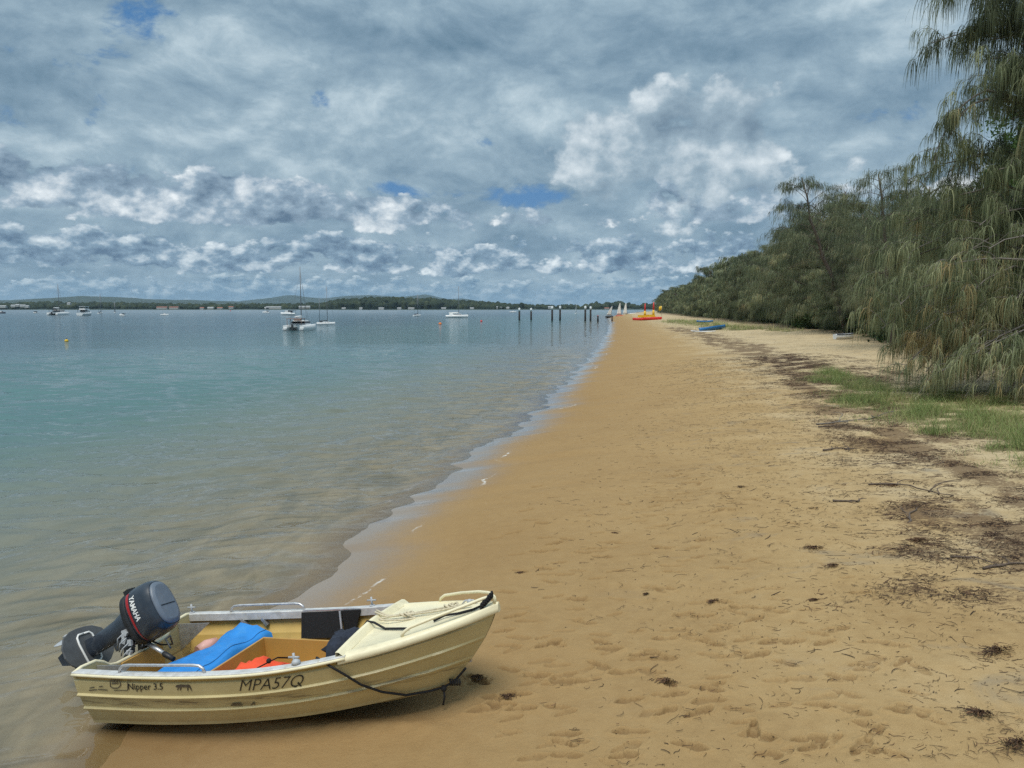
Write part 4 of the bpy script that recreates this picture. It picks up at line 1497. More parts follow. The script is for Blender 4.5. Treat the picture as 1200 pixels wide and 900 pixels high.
    cm.build('coaming', M['deck_paint'], deck)
    for side in (-1, 1):
        br = MB()
        pts = []
        for x, f, h in ((2.80, .90, .012), (2.815, .90, .040), (2.86, .90, .062), (3.05, .88, .078), (3.25, .84, .085), (3.36, .72, .085), (3.405, .52, .078), (3.43, .38, .055), (3.435, .34, .010)):
            pts.append(Vector((x, side * (float(g_half(x)) * f), float(g_z(x)) + .01 + h)))
        fine = []
        for i in range(len(pts) - 1):
            for q in range(3):
                fine.append(pts[i].lerp(pts[i + 1], q / 3))
        fine.append(pts[-1])
        br.tube(pts, .0125, 10)
        br.build('bow_rail', M['deck_paint'], root)
    cl = MB()
    zc = float(g_z(3.18)) + .03
    cl.tube([(3.12, .10, zc), (3.15, .10, zc + .03), (3.22, .10, zc + .03), (3.25, .10, zc)], .008, 6)
    cl.ball((3.185, .10, zc + .02), .022)
    cl.build('deck_cleat', M['boat_grey'], root)
    be = MB()
    p = hull_pt(.985, .66, -1)
    p.y = 0
    be.tube([p + Vector((-.02, 0, .02)), p + Vector((.035, 0, .015)), p + Vector((.035, 0, -.03)), p + Vector((-.02, 0, -.035))], .008, 6)
    be.build('bow_eye', M['alloy'], root)
    # seats and the bin amidships
    th = MB()
    th.box((.66, 0, .325), (.46, 1.30, .018))
    th.box((.885, 0, .23), (.014, 1.22, .18))
    th.box((.435, 0, .23), (.014, 1.22, .18))
    th.build('rear_seat', M['inner_paint'], root, bevel=.004)
    bn = MB()

    def wall(p, q, z0, z1, w=.022):
        p, q = Vector((*p, 0)), Vector((*q, 0))
        d = (q - p); L = d.length
        ang = math.atan2(d.y, d.x)
        bn.box(((p.x + q.x) / 2, (p.y + q.y) / 2, (z0 + z1) / 2), (L, w, z1 - z0), Matrix.Rotation(ang, 3, 'Z'))
    wall((.96, .50), (1.92, .34), .12, .375)
    wall((.95, -.60), (.95, .515), .12, .375)
    wall((1.93, -.44), (1.93, .325), .12, .28)
    bn.build('floor_bin', M['bin_paint'], root, bevel=.004)
    bd = MB()
    R3 = Matrix.Rotation(R(-14), 3, 'X')
    bd.box((1.50, .625, .435), (.42, .018, .235), R3)
    bd.prism([(0, .12), (.19, .125), (.10, -.115), (0, -.115)], (1, 0, 0), (0, 0, 1), (1.725, .63, .435), -.016)
    bp = bd.build('side_pocket', M['carpet_black'], root)
    st = MB()
    st.box((1.715, .608, .435), (.016, .016, .250), R3 @ Matrix.Rotation(R(-7), 3, 'Y'))
    st.box((1.61, .66, .562), (.62, .020, .010))
    st.build('pocket_edge', M['alloy'], bp)
    for x, y in ((.62, .705), (.84, .715)):
        kb = MB()
        kb.box((x, y, .455), (.028, .05, .085), Matrix.Rotation(R(-35), 3, 'Y'))
        kb.build('side_bracket', M['alloy'], root)
    # writing and marks on the near side
    V, Fc = text_mesh('Nipper 3.5', .1, 0, .0006)
    on_hull(V, Fc, 151, 807.5, 192, 808, 'model_lettering', M['letter_black'], root)
    V, Fc = text_mesh('MPA57Q', .1, 0.05, -.0012)
    qx = max(v[0] for v in V)
    k0 = len(V)
    V += [(qx - .032, .022), (qx - .026, .027), (qx + .008, -.008), (qx + .001, -.010)]
    Fc.append((k0, k0 + 1, k0 + 2, k0 + 3))
    on_hull(V, Fc, 280, 809.5, 355, 803.5, 'registration_lettering', M['letter_black'], root)

    def strips(segs, w):
        V, Fc = [], []
        for (ax, ay, bx, by) in segs:
            d = math.hypot(bx - ax, by - ay) or 1
            nx, ny = -(by - ay) / d * w / 2, (bx - ax) / d * w / 2
            b0 = len(V)
            V.extend([(ax + nx, ay + ny), (ax - nx, ay - ny), (bx - nx, by - ny), (bx + nx, by + ny)])
            Fc.append((b0, b0 + 1, b0 + 2, b0 + 3))
        return V, Fc
    # frame line round the model name, with a slanted start, and the little badge before it
    V, Fc = strips([(0, 0, 16, 0), (16, 0, 18.0, 10.5), (18.0, 10.5, 33, 10.8)], .7)
    on_hull(V, Fc, 133, 808.8, 166, 808.8, 'name_frame', M['faded_black'], root)
    V, Fc = strips([(0, 2, 1, 8), (1, 8, 12, 8.5), (12, 8.5, 13, 3), (13, 3, 9, 0), (9, 0, 3, 0), (3, 0, 0, 2), (2, 4.5, 11, 5), (3, 6.3, 10, 6.6)], 1.0)
    on_hull(V, Fc, 130, 806, 143, 806, 'round_badge', M['faded_black'], root)
    ani = [(0, 3.6), (1.0, 5.4), (3.0, 6.2), (7, 6.6), (11, 6.2), (14.5, 6.8), (16.8, 6.2), (18.2, 4.0), (19.6, .2), (18.6, 0), (17.0, 3.0), (15.6, 3.8), (15.2, 0), (14.0, 0), (13.9, 3.6),
           (10, 3.4), (7.2, 3.6), (6.4, 0), (5.2, 0), (5.6, 3.0), (4.4, 3.2), (3.0, .2), (1.9, .2), (3.2, 3.8), (1.6, 3.2)]
    on_hull(ani, [tuple(range(len(ani)))], 206, 808.8, 225, 808.8, 'animal_emblem', M['faded_black'], root)
    # scuffs left of the badge and on the middle strake
    V, Fc = strips([(0, 0, 9, .4), (1.5, 2, 7, 2.6), (10, .6, 20, 0), (12, 3, 16, 3.4)], .8)
    on_hull(V, Fc, 105, 808.5, 126, 808.5, 'worn_sticker', M['faded_black'], root)
    V, Fc = strips([(0, 0, 14, 0), (2, 1.6, 12, 2.2), (24, -1, 28, 2.5), (26, 2.6, 29, 0)], 1.4)
    on_hull(V, Fc, 271, 826, 300, 825, 'worn_sticker', M['faded_black'], root)
    return root


def build_motor():
    T = B_MAT @ Matrix.Translation((-.035, .02, .50)) @ Matrix.Rotation(R(-6), 4, 'X') @ Matrix.Rotation(R(63), 4, 'Y')
    root = empty('outboard_motor', (0, 0, 0), 0, 'dark outboard motor tilted up on the stern of the beached cream runabout', 'outboard motor')
    root.matrix_world = T

    def sec(cx, a, w, z, n=28, p=2.7, back=1.0):
        pts = []
        for k in range(n):
            an = 2 * math.pi * k / n
            c, s = math.cos(an), math.sin(an)
            x = math.copysign(abs(c) ** (2 / p), c) * a
            y = math.copysign(abs(s) ** (2 / p), s) * w
            if x < 0:
                y *= 1 - .12 * (x / a) ** 2
            pts.append(Vector((cx + x, y, z)))
        return pts
    prof = [(-.205, .225, .140, .168), (-.205, .245, .160, .180), (-.203, .252, .168, .23), (-.20, .252, .168, .32), (-.198, .246, .163, .385), (-.196, .234, .152, .425), (-.195, .215, .138, .452)]
    cw = MB()
    cw.quad_strip([sec(*q) for q in prof], closed_u=True)
    cw.poly(sec(*prof[-1]))
    cowl = cw.build('cowling', M['motor_paint'], root)
    tp = MB()
    tp.quad_strip([sec(-.195, .205, .128, .450), sec(-.195, .207, .130, .458), sec(-.195, .200, .122, .470), sec(-.195, .170, .096, .482)], closed_u=True)
    tp.poly(sec(-.195, .170, .096, .482))
    tp.build('cowling_top', M['motor_top'], cowl)
    gr = MB()
    gr.box((-.17, 0, .484), (.006, .17, .006))
    gr.build('top_seam', M['black_plastic'], cowl)

    def side_y(x, z):
        a = float(np.interp(z, [q[3] for q in prof], [q[1] for q in prof])); w = float(np.interp(z, [q[3] for q in prof], [q[2] for q in prof]))
        c = float(np.interp(z, [q[3] for q in prof], [q[0] for q in prof]))
        u = min(.999, abs(x - c) / a)
        y = w * (1 - u ** 2.7) ** (1 / 2.7)
        if x < c:
            y *= 1 - .12 * u * u
        return y
    sb = MB()
    rows = []
    for x in np.linspace(-.425, .035, 40):
        f = (x + .425) / .46
        z0 = .205
        z1 = .205 + .034 * (1 - f) ** .6 + .004
        rows.append([Vector((x, -side_y(x, z) - .0025, z)) for z in (z0, (z0 + z1) / 2, z1)])
    sb.quad_strip(rows)
    sb.build('red_stripe', M['stripe_red'], cowl)
    V, Fc = text_mesh('YAMAHA', .075, .18, .0022)
    w = max(v[0] for v in V)
    lt = MB()
    for a, b in V:
        x, z = -.385 + a * .235 / w, .258 + b * 1.0
        lt.v.append((x, -side_y(x, z) - .003, z))
    lt.f = list(Fc); lt.sm = [False] * len(Fc)
    lt.build('lettering', M['letter_white'], cowl)
    pn = MB()
    pn.quad_strip([sec(-.20, .215, .120, .075), sec(-.205, .245, .150, .110), sec(-.205, .250, .158, .150), sec(-.205, .240, .150, .168)], closed_u=True)
    pn.poly(list(reversed(sec(-.20, .215, .120, .075))))
    pan = pn.build('lower_pan', M['black_plastic'], root)
    lh = MB()
    lh.box((-.465, 0, .17), (.035, .09, .06))
    lh.tube([(.03, -.09, .14), (.06, -.10, .12), (.06, -.03, .11)], .010, 6)
    lh.build('latch', M['black_plastic'], pan)
    # leg
    lg = MB()
    rows = []
    for z, cx, a, w_ in ((.085, -.215, .150, .085), (.02, -.215, .135, .075), (-.10, -.215, .105, .060), (-.26, -.220, .090, .048), (-.40, -.225, .086, .040), (-.47, -.230, .090, .038), (-.56, -.235, .085, .032), (-.64, -.24, .09, .034)):
        rows.append(sec(cx, a, w_, z, 18, 2.0))
    lg.quad_strip(rows, closed_u=True)
    lg.build('drive_leg', M['motor_paint'], root)
    gc = MB()
    rows = []
    for x, r_ in ((-.40, .020), (-.36, .040), (-.28, .050), (-.18, .050), (-.10, .036), (-.055, .008)):
        rows.append([Vector((x, r_ * math.cos(k * math.pi / 6), -.665 + r_ * math.sin(k * math.pi / 6))) for k in range(12)])
    gc.quad_strip(rows, closed_u=True)
    gc.prism([(-.36, -.70), (-.17, -.70), (-.24, -.84), (-.33, -.85)], (1, 0, 0), (0, 0, 1), (0, .006, 0), .012)
    gc.build('gearcase', M['motor_paint'], root)
    pr = MB()
    for k in range(3):
        Rm = Matrix.Rotation(k * 2.094 + .4, 3, 'X')
        rows = []
        for rr in (.03, .06, .09, .115, .125):
            wd = .055 * math.sin(math.pi * min(.97, .25 + rr / .125 * .72))
            rows.append([Rm @ Vector((-.42 + q * wd * .55, q * wd, rr)) + Vector((0, 0, -.665)) for q in (-1, -.3, .3, 1)])
        pr.quad_strip(rows)
    pr.tube([(-.39, 0, -.665), (-.47, 0, -.665)], [.034, .022], 10)
    po = pr.build('propeller', M['boat_grey'], root)
    so = po.modifiers.new('thickness', 'SOLIDIFY'); so.thickness = .006
    # stabiliser wings on the cavitation plate
    fo = MB()
    half = [(.0, -.03), (-.005, -.08), (-.04, -.15), (-.09, -.205), (-.16, -.235), (-.24, -.23), (-.31, -.185), (-.35, -.11), (-.36, -.04)]
    half = [((x + .18) * 1.18 - .18, y * 1.18) for x, y in half]
    outl = [(x, y) for x, y in half] + [(x, -y) for x, y in reversed(half)]
    fo.prism([(x, y) for x, y in outl], (1, 0, 0), (0, 1, 0), (-.06, 0, -.500), .016)
    fin = fo.build('stabiliser_fin', M['fin_plastic'], root, bevel=.005)
    tm = MB()
    pts = [(-.385, 0), (-.385, -.06), (-.36, -.085), (-.30, -.092), (-.12, -.080), (-.095, -.05), (-.095, .05), (-.12, .080), (-.30, .092), (-.36, .085), (-.385, .06), (-.385, 0)]
    tm.tube([Vector((x, y, -.480)) for x, y in pts], .010, 6)
    tm.build('fin_trim', M['letter_white'], fin)
    # clamp bracket, swivel and steering arm
    ck = MB()
    for s in (-.085, .085):
        ck.box((.01, s, -.02), (.11, .022, .24), Matrix.Rotation(R(-63), 3, 'Y'))
    ck.tube([(-.03, -.13, .01), (-.03, .13, .01)], .020, 10)
    ck.box((-.09, 0, -.06), (.07, .10, .26), None)
    ck.tube([(.06, -.06, -.06), (.16, -.06, -.02)], .012, 8)
    ck.tube([(.06, .06, -.06), (.16, .06, -.02)], .012, 8)
    ck.build('clamp_bracket', M['boat_dark'], root, bevel=.003)
    lk = MB()
    r = np.random.default_rng(3)
    for k in range(12):
        p = Vector((r.uniform(-.16, .04), r.uniform(-.16, -.06), r.uniform(-.02, .09)))
        lk.box(p, (r.uniform(.02, .05), r.uniform(.02, .04), r.uniform(.02, .05)), Matrix.Rotation(r.uniform(0, 3), 3, 'Y'))
    for k in range(4):
        lk.tube([(-.14 + .05 * k, -.14, .06), (-.12 + .05 * k, -.17, .0), (-.06 + .04 * k, -.13, -.08)], .006, 6)
    lk.build('linkage', M['boat_grey'], root)
    fh = MB()
    fh.tube([(.02, .06, .10), (.10, .08, .16), (.16, .05, .30), (.10, -.05, .40), (.12, -.16, .44), (.22, -.22, .50)], .008, 6)
    fh.build('fuel_hose', M['boat_dark'], root)
    ti = MB()
    ti.tube([(.03, -.02, .12), (.12, -.04, .20), (.20, -.06, .27)], [.022, .020, .018], 10)
    th = ti.build('tiller_handle', M['alloy'], root)
    tg = MB()
    tg.tube([(.20, -.06, .27), (.215, -.064, .282), (.30, -.085, .36)], [.020, .025, .022], 10)
    tg.build('grip', M['black_plastic'], th)


def build_cargo():
    r = np.random.default_rng(9)
    # blue cover lying across the rear seat
    mb = MB()
    rows = []
    for i, y in enumerate(np.linspace(-.66, .62, 48)):
        row = []
        f = (y + .66) / 1.28
        xc = .62 + .10 * f
        hw = .245 + .01 * math.sin(7 * f)
        for k in range(17):
            a = math.pi * k / 16
            v = -math.cos(a)
            zz = .337 + .070 * (math.sin(a) ** .55) + .016 * math.sin(9 * f + 3 * v) + .010 * math.sin(23 * f + 8 * v) + .022 * float(fbm(np.array([f * 6.0 + v * 2]), np.array([v * 3.0 - f * 2]), 3, 5)[0])
            zz += .05 * max(0, (f - .86) / .14) * math.sin(a)
            if v > .97 or v < -.97:
                zz -= .07
            row.append(Vector((xc + v * hw, y + .01 * math.sin(5 * v + 3 * f), zz)))
        rows.append(row)
    mb.quad_strip(rows)
    mb.poly(rows[0]); mb.poly(list(reversed(rows[-1])))
    o = mb.build('blue_cover', M['blue_tarp'])
    sm = MB()
    sm.tube([rw[12] + Vector((0, 0, .003)) for rw in rows], .0032, 6)
    sm_o = sm.build('seam', M['hull_blue'])
    sm_o.parent = o
    tag(in_boat(o), 'bright blue padded cover lying across the rear seat of the runabout', 'cover')
    sm_o.matrix_parent_inverse = Matrix.Translation(-(B_MAT.inverted() @ o.location))
    # orange life jacket heaped in the bin
    mb = MB()
    n, m = 30, 18
    rows = []
    for i in range(n):
        row = []
        for j in range(m):
            x, y = 1.02 + .60 * i / (n - 1), -.50 + .62 * j / (m - 1)
            e = math.sin(math.pi * i / (n - 1)) * math.sin(math.pi * j / (m - 1))
            ph = float(fbm(np.array([x * 9.0]), np.array([y * 9.0]), 3, 44)[0])
            z = .20 + .18 * e ** .5 + .085 * ph * e ** .3 + .05 * math.exp(-((x - 1.22) / .12) ** 2)
            row.append(Vector((x, y, z)))
        rows.append(row)
    mb.quad_strip(rows)
    o = mb.build('life_jacket', M['orange_cloth'])
    tag(in_boat(o), 'crumpled orange life jacket heaped in the bin of the runabout', 'life jacket')
    st = MB()
    st.tube([(1.36, -.44, .36), (1.42, -.30, .405), (1.50, -.12, .42), (1.52, .05, .35)], [.012] * 4, 6, flat=.4)
    st.ball((1.47, -.2, .425), .022)
    q = st.build('strap', M['black_rope'])
    q.parent = o
    q.matrix_parent_inverse = (Matrix.Translation(-((B_MAT.inverted() @ o.location))))
    # dark bag of clothes under the foredeck edge
    mb = MB()
    rows = []
    for i in range(15):
        a = math.pi * (i / 14)
        row = []
        for j in range(22):
            b = 2 * math.pi * j / 22
            k = 1 + .55 * float(fbm(np.array([3 + 4.4 * math.cos(b) * math.sin(a) + 2 * math.cos(a)]), np.array([4.4 * math.sin(b) * math.sin(a) + 3 * math.cos(a)]), 3, 90)[0])
            row.append(Vector((2.12 + .19 * k * math.sin(a) * math.cos(b), .02 + .24 * k * math.sin(a) * math.sin(b), .45 - .125 * k * math.cos(a))))
        rows.append(row)
    mb.quad_strip(rows, closed_u=True)
    o = mb.build('cloth_bag', M['navy_cloth'])
    tag(in_boat(o), 'dark crumpled bag tucked under the foredeck edge of the runabout', 'bag')
    # pink float behind the blue cover
    mb = MB()
    mb.tube([(.30, .38, .30), (.33, .47, .31), (.36, .58, .31)], [.05, .065, .05], 12)
    o = mb.build('fender', M['float_pink'])
    tag(in_boat(o), 'faded pink float behind the blue cover in the stern', 'float')
    # ropes
    dz = lambda x, v: float(g_z(x)) + .012 + .022 * (1 - v * v) + .010
    mb = MB()
    for k, (o1, o2) in enumerate(((-.012, 0), (.012, .004))):
        pts = []
        for f in np.linspace(0, 1, 22):
            x = 2.34 + f * (3.24 - 2.34)
            y = .10 * (1 - f) + o1 + .012 * math.sin(8 * f + k * 2) - .02 * f
            z = dz(x, y / max(.1, float(g_half(x)))) + .012 + .055 * max(0, 1 - f / .12) + o2
            pts.append((x, y, z))
        mb.tube(pts, .0085, 7)
    for cx in (2.62, 2.66, 3.02, 3.06):
        pts = [(cx + .035 * math.cos(a), .055 + .03 * math.sin(a * 1.0), dz(cx, 0) + .018 + .012 * math.sin(2 * a)) for a in np.linspace(0, 6.5, 14)]
        mb.tube(pts, .0085, 6)
    pts = [(2.58 + .16 * math.cos(a), .0 + .04 * math.sin(a), dz(2.6, 0) + .006) for a in np.linspace(2.2, 7.2, 16)]
    mb.tube(pts, .008, 6)
    o = mb.build('mooring_rope', M['cream_rope'])
    tag(in_boat(o), 'knotted cream rope stretched along the foredeck of the runabout', 'rope')
    # black painter down the near side to the bow
    mb = MB()
    way = [(383, 768.5), (392, 778), (406, 789), (425, 800), (450, 808), (478, 812.5), (505, 812), (523, 807), (537, 801), (548, 792), (553, 786)]
    pts = [Vector((2.10, -.50, .52)), Vector((2.17, -.60, .60))]
    for px, py in way[1:]:
        u, t = hull_at(px, py)
        pts.append(hull_pt(u, t, -1, .030, False))
    fine = []
    for i in range(len(pts) - 1):
        for q in range(4):
            fine.append(pts[i].lerp(pts[i + 1], q / 4))
    fine.append(pts[-1])
    mb.tube(fine, .0095, 8)
    k = pts[-3]
    for a in range(5):
        mb.tube([k + Vector((.02 * a - .03, -.012, .025)), k + Vector((.02 * a - .02, -.028, 0)), k + Vector((.02 * a - .035, -.01, -.025))], .009, 6)
    k = pts[-4]
    mb.ball(k + Vector((0, -.012, -.005)), .026, 8, 6)
    mb.tube([k + Vector((0, -.012, -.01)), k + Vector((.004, -.025, -.07)), k + Vector((-.018, -.02, -.135))], .009, 6)
    o = mb.build('bow_line', M['black_rope'])
    tag(in_boat(o), 'black rope hanging along the near side of the runabout to its bow', 'rope')
    mb = MB()
    pts = [Vector((2.22, -.06, .56)), Vector((2.34, -.06, .685)), Vector((2.42, -.10, .685)), Vector((2.55, -.18, .66)), Vector((2.72, -.25, .682)), Vector((2.80, -.28, .69))]
    mb.tube(pts, .0095, 8)
    o = mb.build('deck_line', M['black_rope'])
    tag(in_boat(o), 'short black rope running from the bag over the foredeck coaming', 'rope')
    mb = MB()
    zz = lambda x: float(g_z(x)) + .035
    pts = [Vector((2.98, -.20, zz(2.98))), Vector((3.06, -.15, zz(3.06) + .012)), Vector((3.16, -.13, zz(3.16))), Vector((3.28, -.10, zz(3.28) - .002)), Vector((3.38, -.06, zz(3.38) + .01)), Vector((3.42, -.045, zz(3.42) + .04))]
    mb.tube(pts, .0095, 8)
    for a in range(7):
        c = Vector((3.345 + .013 * a, -.085 + .009 * a, zz(3.4) + .012 * a - .005))
        mb.tube([c + Vector((0, -.022, .004)), c + Vector((.006, 0, .024)), c + Vector((0, .022, 0)), c + Vector((0, 0, -.022)), c + Vector((0, -.022, .004))], .010, 6)
    o = mb.build('bow_lashing', M['black_rope'])
    tag(in_boat(o), 'black lashing wound round the bow rail of the runabout', 'rope')


build_boat()
build_motor()
build_cargo()


# ------------------------------------------------------------------ far shore, hills, haze
def ridge(name, pts, Y, depth, mat, seed, rough=6.0):
    """a long hill: skyline given as (picture x, metres high), standing Y metres away"""
    xs = [(p[0] - 600) / 880 * Y for p in pts]; hs = [p[1] for p in pts]
    X = np.linspace(xs[0], xs[-1], 260)
    Hh = 1.15 * np.interp(X, xs, hs)
    Hh = np.convolve(np.pad(Hh, 6, 'edge'), np.ones(13) / 13, 'valid')
    V, n = [], 15
    for j in range(n):
        f = j / (n - 1)
        prof = math.sin(math.pi * f) ** 0.8
        y = Y + depth * (f - 0.5) * 2
        z = Hh * prof + rough * fbm(X / (depth * .25), np.full_like(X, y / (depth * .25)), 4, seed) * prof - 2
        V.append(np.stack([X * (y / Y) ** 0, np.full_like(X, y), z], 1))
    V = np.concatenate(V)
    i = np.arange(n - 1)[:, None] * 260 + np.arange(259)[None]
    Q = np.stack([i, i + 1, i + 261, i + 260], -1).reshape(-1, 4)
    return np_mesh(name, V, Q, mat, smooth=True)


def canopy_mass(name, X, Y, Z, Rr, r, label):
    """a far wood: uneven crowns packed close, one object"""
    n, m = 9, 5
    k = len(X)
    a = np.linspace(0, 2 * np.pi, n, endpoint=False)
    rows = []
    for j in range(m):
        e = np.pi / 2 * (j / (m - 1)) * 0.96
        jit = r.uniform(.75, 1.2, (k, n))
        rr = np.cos(e) * Rr[:, None] * jit * (0.85 if j == 0 else 1)
        zz = Z[:, None] + (np.sin(e) * Rr[:, None] * r.uniform(.8, 1.15, (k, n)))
        rows.append(np.stack([X[:, None] + rr * np.cos(a), Y[:, None] + rr * np.sin(a), zz], -1))
    base = np.stack([X[:, None] + 0.8 * Rr[:, None] * np.cos(a), Y[:, None] + 0.8 * Rr[:, None] * np.sin(a), np.full((k, n), -0.5)], -1)
    V = np.stack([base] + rows, 1)
    m += 1
    q = []
    for j in range(m - 1):
        for i in range(n):
            q.append((j * n + i, j * n + (i + 1) % n, (j + 1) * n + (i + 1) % n, (j + 1) * n + i))
    Q = (np.arange(k)[:, None, None] * (m * n) + np.array(q)[None]).reshape(-1, 4)
    tone = np.repeat(np.clip(r.normal(.45, .22, k), 0, 1), m * n)
    o = np_mesh(name, V.reshape(-1, 3), Q, M['far_leaves'], attrs={'tone': tone}, smooth=False)
    tag(o, label, 'woodland', kind='stuff')
    return o


def build_far():
    r = np.random.default_rng(12)
    for pts, Y, dep, sd in (([(255, 0), (285, 60), (320, 88), (343, 112), (365, 92), (380, 85), (410, 104), (440, 112), (470, 95), (500, 118), (517, 70), (530, 45), (560, 0)], 7200, 700, 3),
                            ([(470, 0), (484, 90), (497, 138), (508, 122), (525, 84), (540, 96), (551, 84), (570, 58), (590, 35), (620, 0)], 8200, 600, 5),
                            ([(-260, 40), (-120, 50), (0, 42), (50, 48), (75, 62), (110, 68), (150, 62), (185, 50), (230, 46), (262, 40), (285, 40), (300, 30), (340, 12), (380, 0)], 4600, 600, 8)):
        o = ridge('hills', pts, Y, dep, M['hill_cover'], sd)
        o['kind'] = 'structure'
    # low land carrying the far woods
    mb = MB()
    rows = []
    for px in np.linspace(-420, 1500, 90):
        x = (px - 600) / 880 * 1560
        j = 18 * math.sin(px * .031) + 10 * math.sin(px * .09)
        rows.append([Vector((x, 1515 + j, -1.0)), Vector((x, 1522 + j, 1.0)), Vector((x, 1600, 2.5)), Vector((x * 2.2, 3400, 9.0))])
    mb.quad_strip(rows)
    o = mb.build('shore_land', M['hill_cover'])
    o['kind'] = 'structure'

    def belt(px0, px1, n, hfun, Y0, Y1, rad):
        px = r.uniform(px0, px1, n)
        Y = r.uniform(Y0, Y1, n)
        X = (px - 600) / 880 * Y
        top = np.array([hfun(p) for p in px]) * r.uniform(.72, 1.08, n) * (0.65 + 0.35 * (Y - Y0) / (Y1 - Y0))
        Rr = np.minimum(rad * r.uniform(.7, 1.3, n), top * 0.8)
        return X, Y, np.maximum(0.5, top - Rr), Rr
    hl = lambda p: float(np.interp(p, [-420, 0, 60, 130, 210, 300, 330, 390], [15, 15, 19, 18, 15, 15, 15, 18]))
    X, Y, Z, Rr = belt(-420, 395, 1500, hl, 1545, 1760, 9)
    canopy_mass('far_woods', X, Y, Z, Rr, r, 'low dark wood along the far shore at the left')
    hc = lambda p: float(np.interp(p, [372, 388, 400, 430, 450, 480, 505, 530, 560, 600], [12, 20, 24, 27.5, 29, 27, 26.5, 22, 19.5, 14]))
    X, Y, Z, Rr = belt(372, 600, 900, hc, 1540, 1680, 8)
    canopy_mass('far_woods', X, Y, Z, Rr, r, 'tall green wooded point in the middle of the far shore')
    hr = lambda p: float(np.interp(p, [570, 580, 582, 590, 610, 611, 616, 640, 690, 699, 703, 715, 724, 740, 800, 1500], [13, 15, 22, 14, 13, 20, 13, 12.5, 13, 19, 15, 21, 21, 15, 15, 16]))
    X, Y, Z, Rr = belt(570, 1500, 1200, hr, 1550, 1720, 7)
    canopy_mass('far_woods', X, Y, Z, Rr, r, 'thin ragged tree line on the far shore at the right behind the dark posts')
    # houses
    spec = [(4, 358.8, 8, 'w'), (16, 358, 6, 'w'), (21, 357.2, 5, 'w'), (27, 357.9, 7, 'w'), (32, 358.8, 5, 'w'), (81, 355.4, 4, 'w'), (190, 360.2, 14, 'r'), (204, 360.2, 12, 'r'), (237, 360.8, 5, 'r'),
            (247, 360.6, 8, 'w'), (258, 360.8, 7, 'r'), (271, 359.8, 6, 'r'), (313, 360.6, 6, 'w'), (321, 360.0, 20, 'w'), (354, 359.4, 8, 'w'), (361, 359.3, 6, 'w'), (403, 362.0, 5, 'w'), (423, 362, 4, 'w'),
            (447, 361.9, 7, 'w'), (468, 362, 5, 'w'), (482, 362, 8, 'w'), (520, 362, 6, 'w'), (553, 361.5, 5, 'w'), (585, 360.0, 7, 'w'), (595, 360.4, 4, 'w'), (644, 359.8, 4, 'w'), (711, 361.5, 6, 'r')]
    for i, (px, py, w, kind) in enumerate(spec):
        Yd = 1532 if py > 361.4 else 1538
        p = at(px, py, Yd)
        wm = w * Yd / 880 * .85
        z0 = max(1.0, p[2] - 2.0)
        e = empty('shore_house', (p[0], Yd, z0))
        mb = MB()
        mb.box((0, 0, .2), (wm, 6, 3.6))
        b = mb.build('wall', M['house_wall'], e)
        rf = MB()
        rf.prism([(-3.4, 0), (3.4, 0), (0, 1.5)], (0, 1, 0), (0, 0, 1), (-wm / 2 - .4, 0, 2.0), wm + .8)
        rf.build('roof', M['roof_tile'] if kind == 'r' else M['roof_pale'], e)
        if kind == 'r':
            lab, grp = 'low pale house with a reddish roof on the far shore', 'red-roofed houses on the far shore'
        else:
            lab, grp = 'small white house with a pale roof among trees on the far shore', 'white houses on the far shore'
        tag(e, lab, 'house', grp)


def build_haze():
    m, g, out = new_mat('sea_haze')
    pv = g.node('ShaderNodeVolumePrincipled')
    g.put(pv.inputs['Color'], (0.50, 0.72, 0.92))
    pv.inputs['Density'].default_value = 0.00006
    pv.inputs['Anisotropy'].default_value = 0.0
    g.L.new(pv.outputs[0], out.inputs['Volume'])
    mb = MB()
    mb.box((0, 3500, 97), (26000, 21000, 240))
    o = mb.build('haze', m)
    o['kind'] = 'stuff'
    tag(o, 'thin bluish sea haze over the water and the far hills', 'haze', kind='stuff')


build_far()
build_haze()


# ------------------------------------------------------------------ moored boats, posts, beach craft
def hull_mb(L, Bm, fb, draft=0.2, stern=0.85, sheer=0.35):
    """simple boat hull, bow towards +X, standing at water height 0"""
    mb = MB()
    rows = []
    for u in np.linspace(0, 1, 13):
        b = Bm / 2 * (stern + (1 - stern) * min(1, u * 2.5)) * (1 - max(0, (u - .45) / .55) ** 2.2)
        z = fb * (1 + sheer * u * u)
        x = -L / 2 + L * u
        rows.append([Vector((x - .05 * L * (u > .9), -b * .55, -draft)), Vector((x, -b * .95, fb * .35)), Vector((x, -b, z)), Vector((x, 0, z + .04)), Vector((x, b, z)), Vector((x, b * .95, fb * .35)), Vector((x - .05 * L * (u > .9), b * .55, -draft))])
    mb.quad_strip(rows, flip=True)
    mb.poly(rows[0]); mb.poly(list(reversed(rows[-1])))
    return mb


def put(px, py, z=0.0):
    q = gp(px, py, z)
    return q


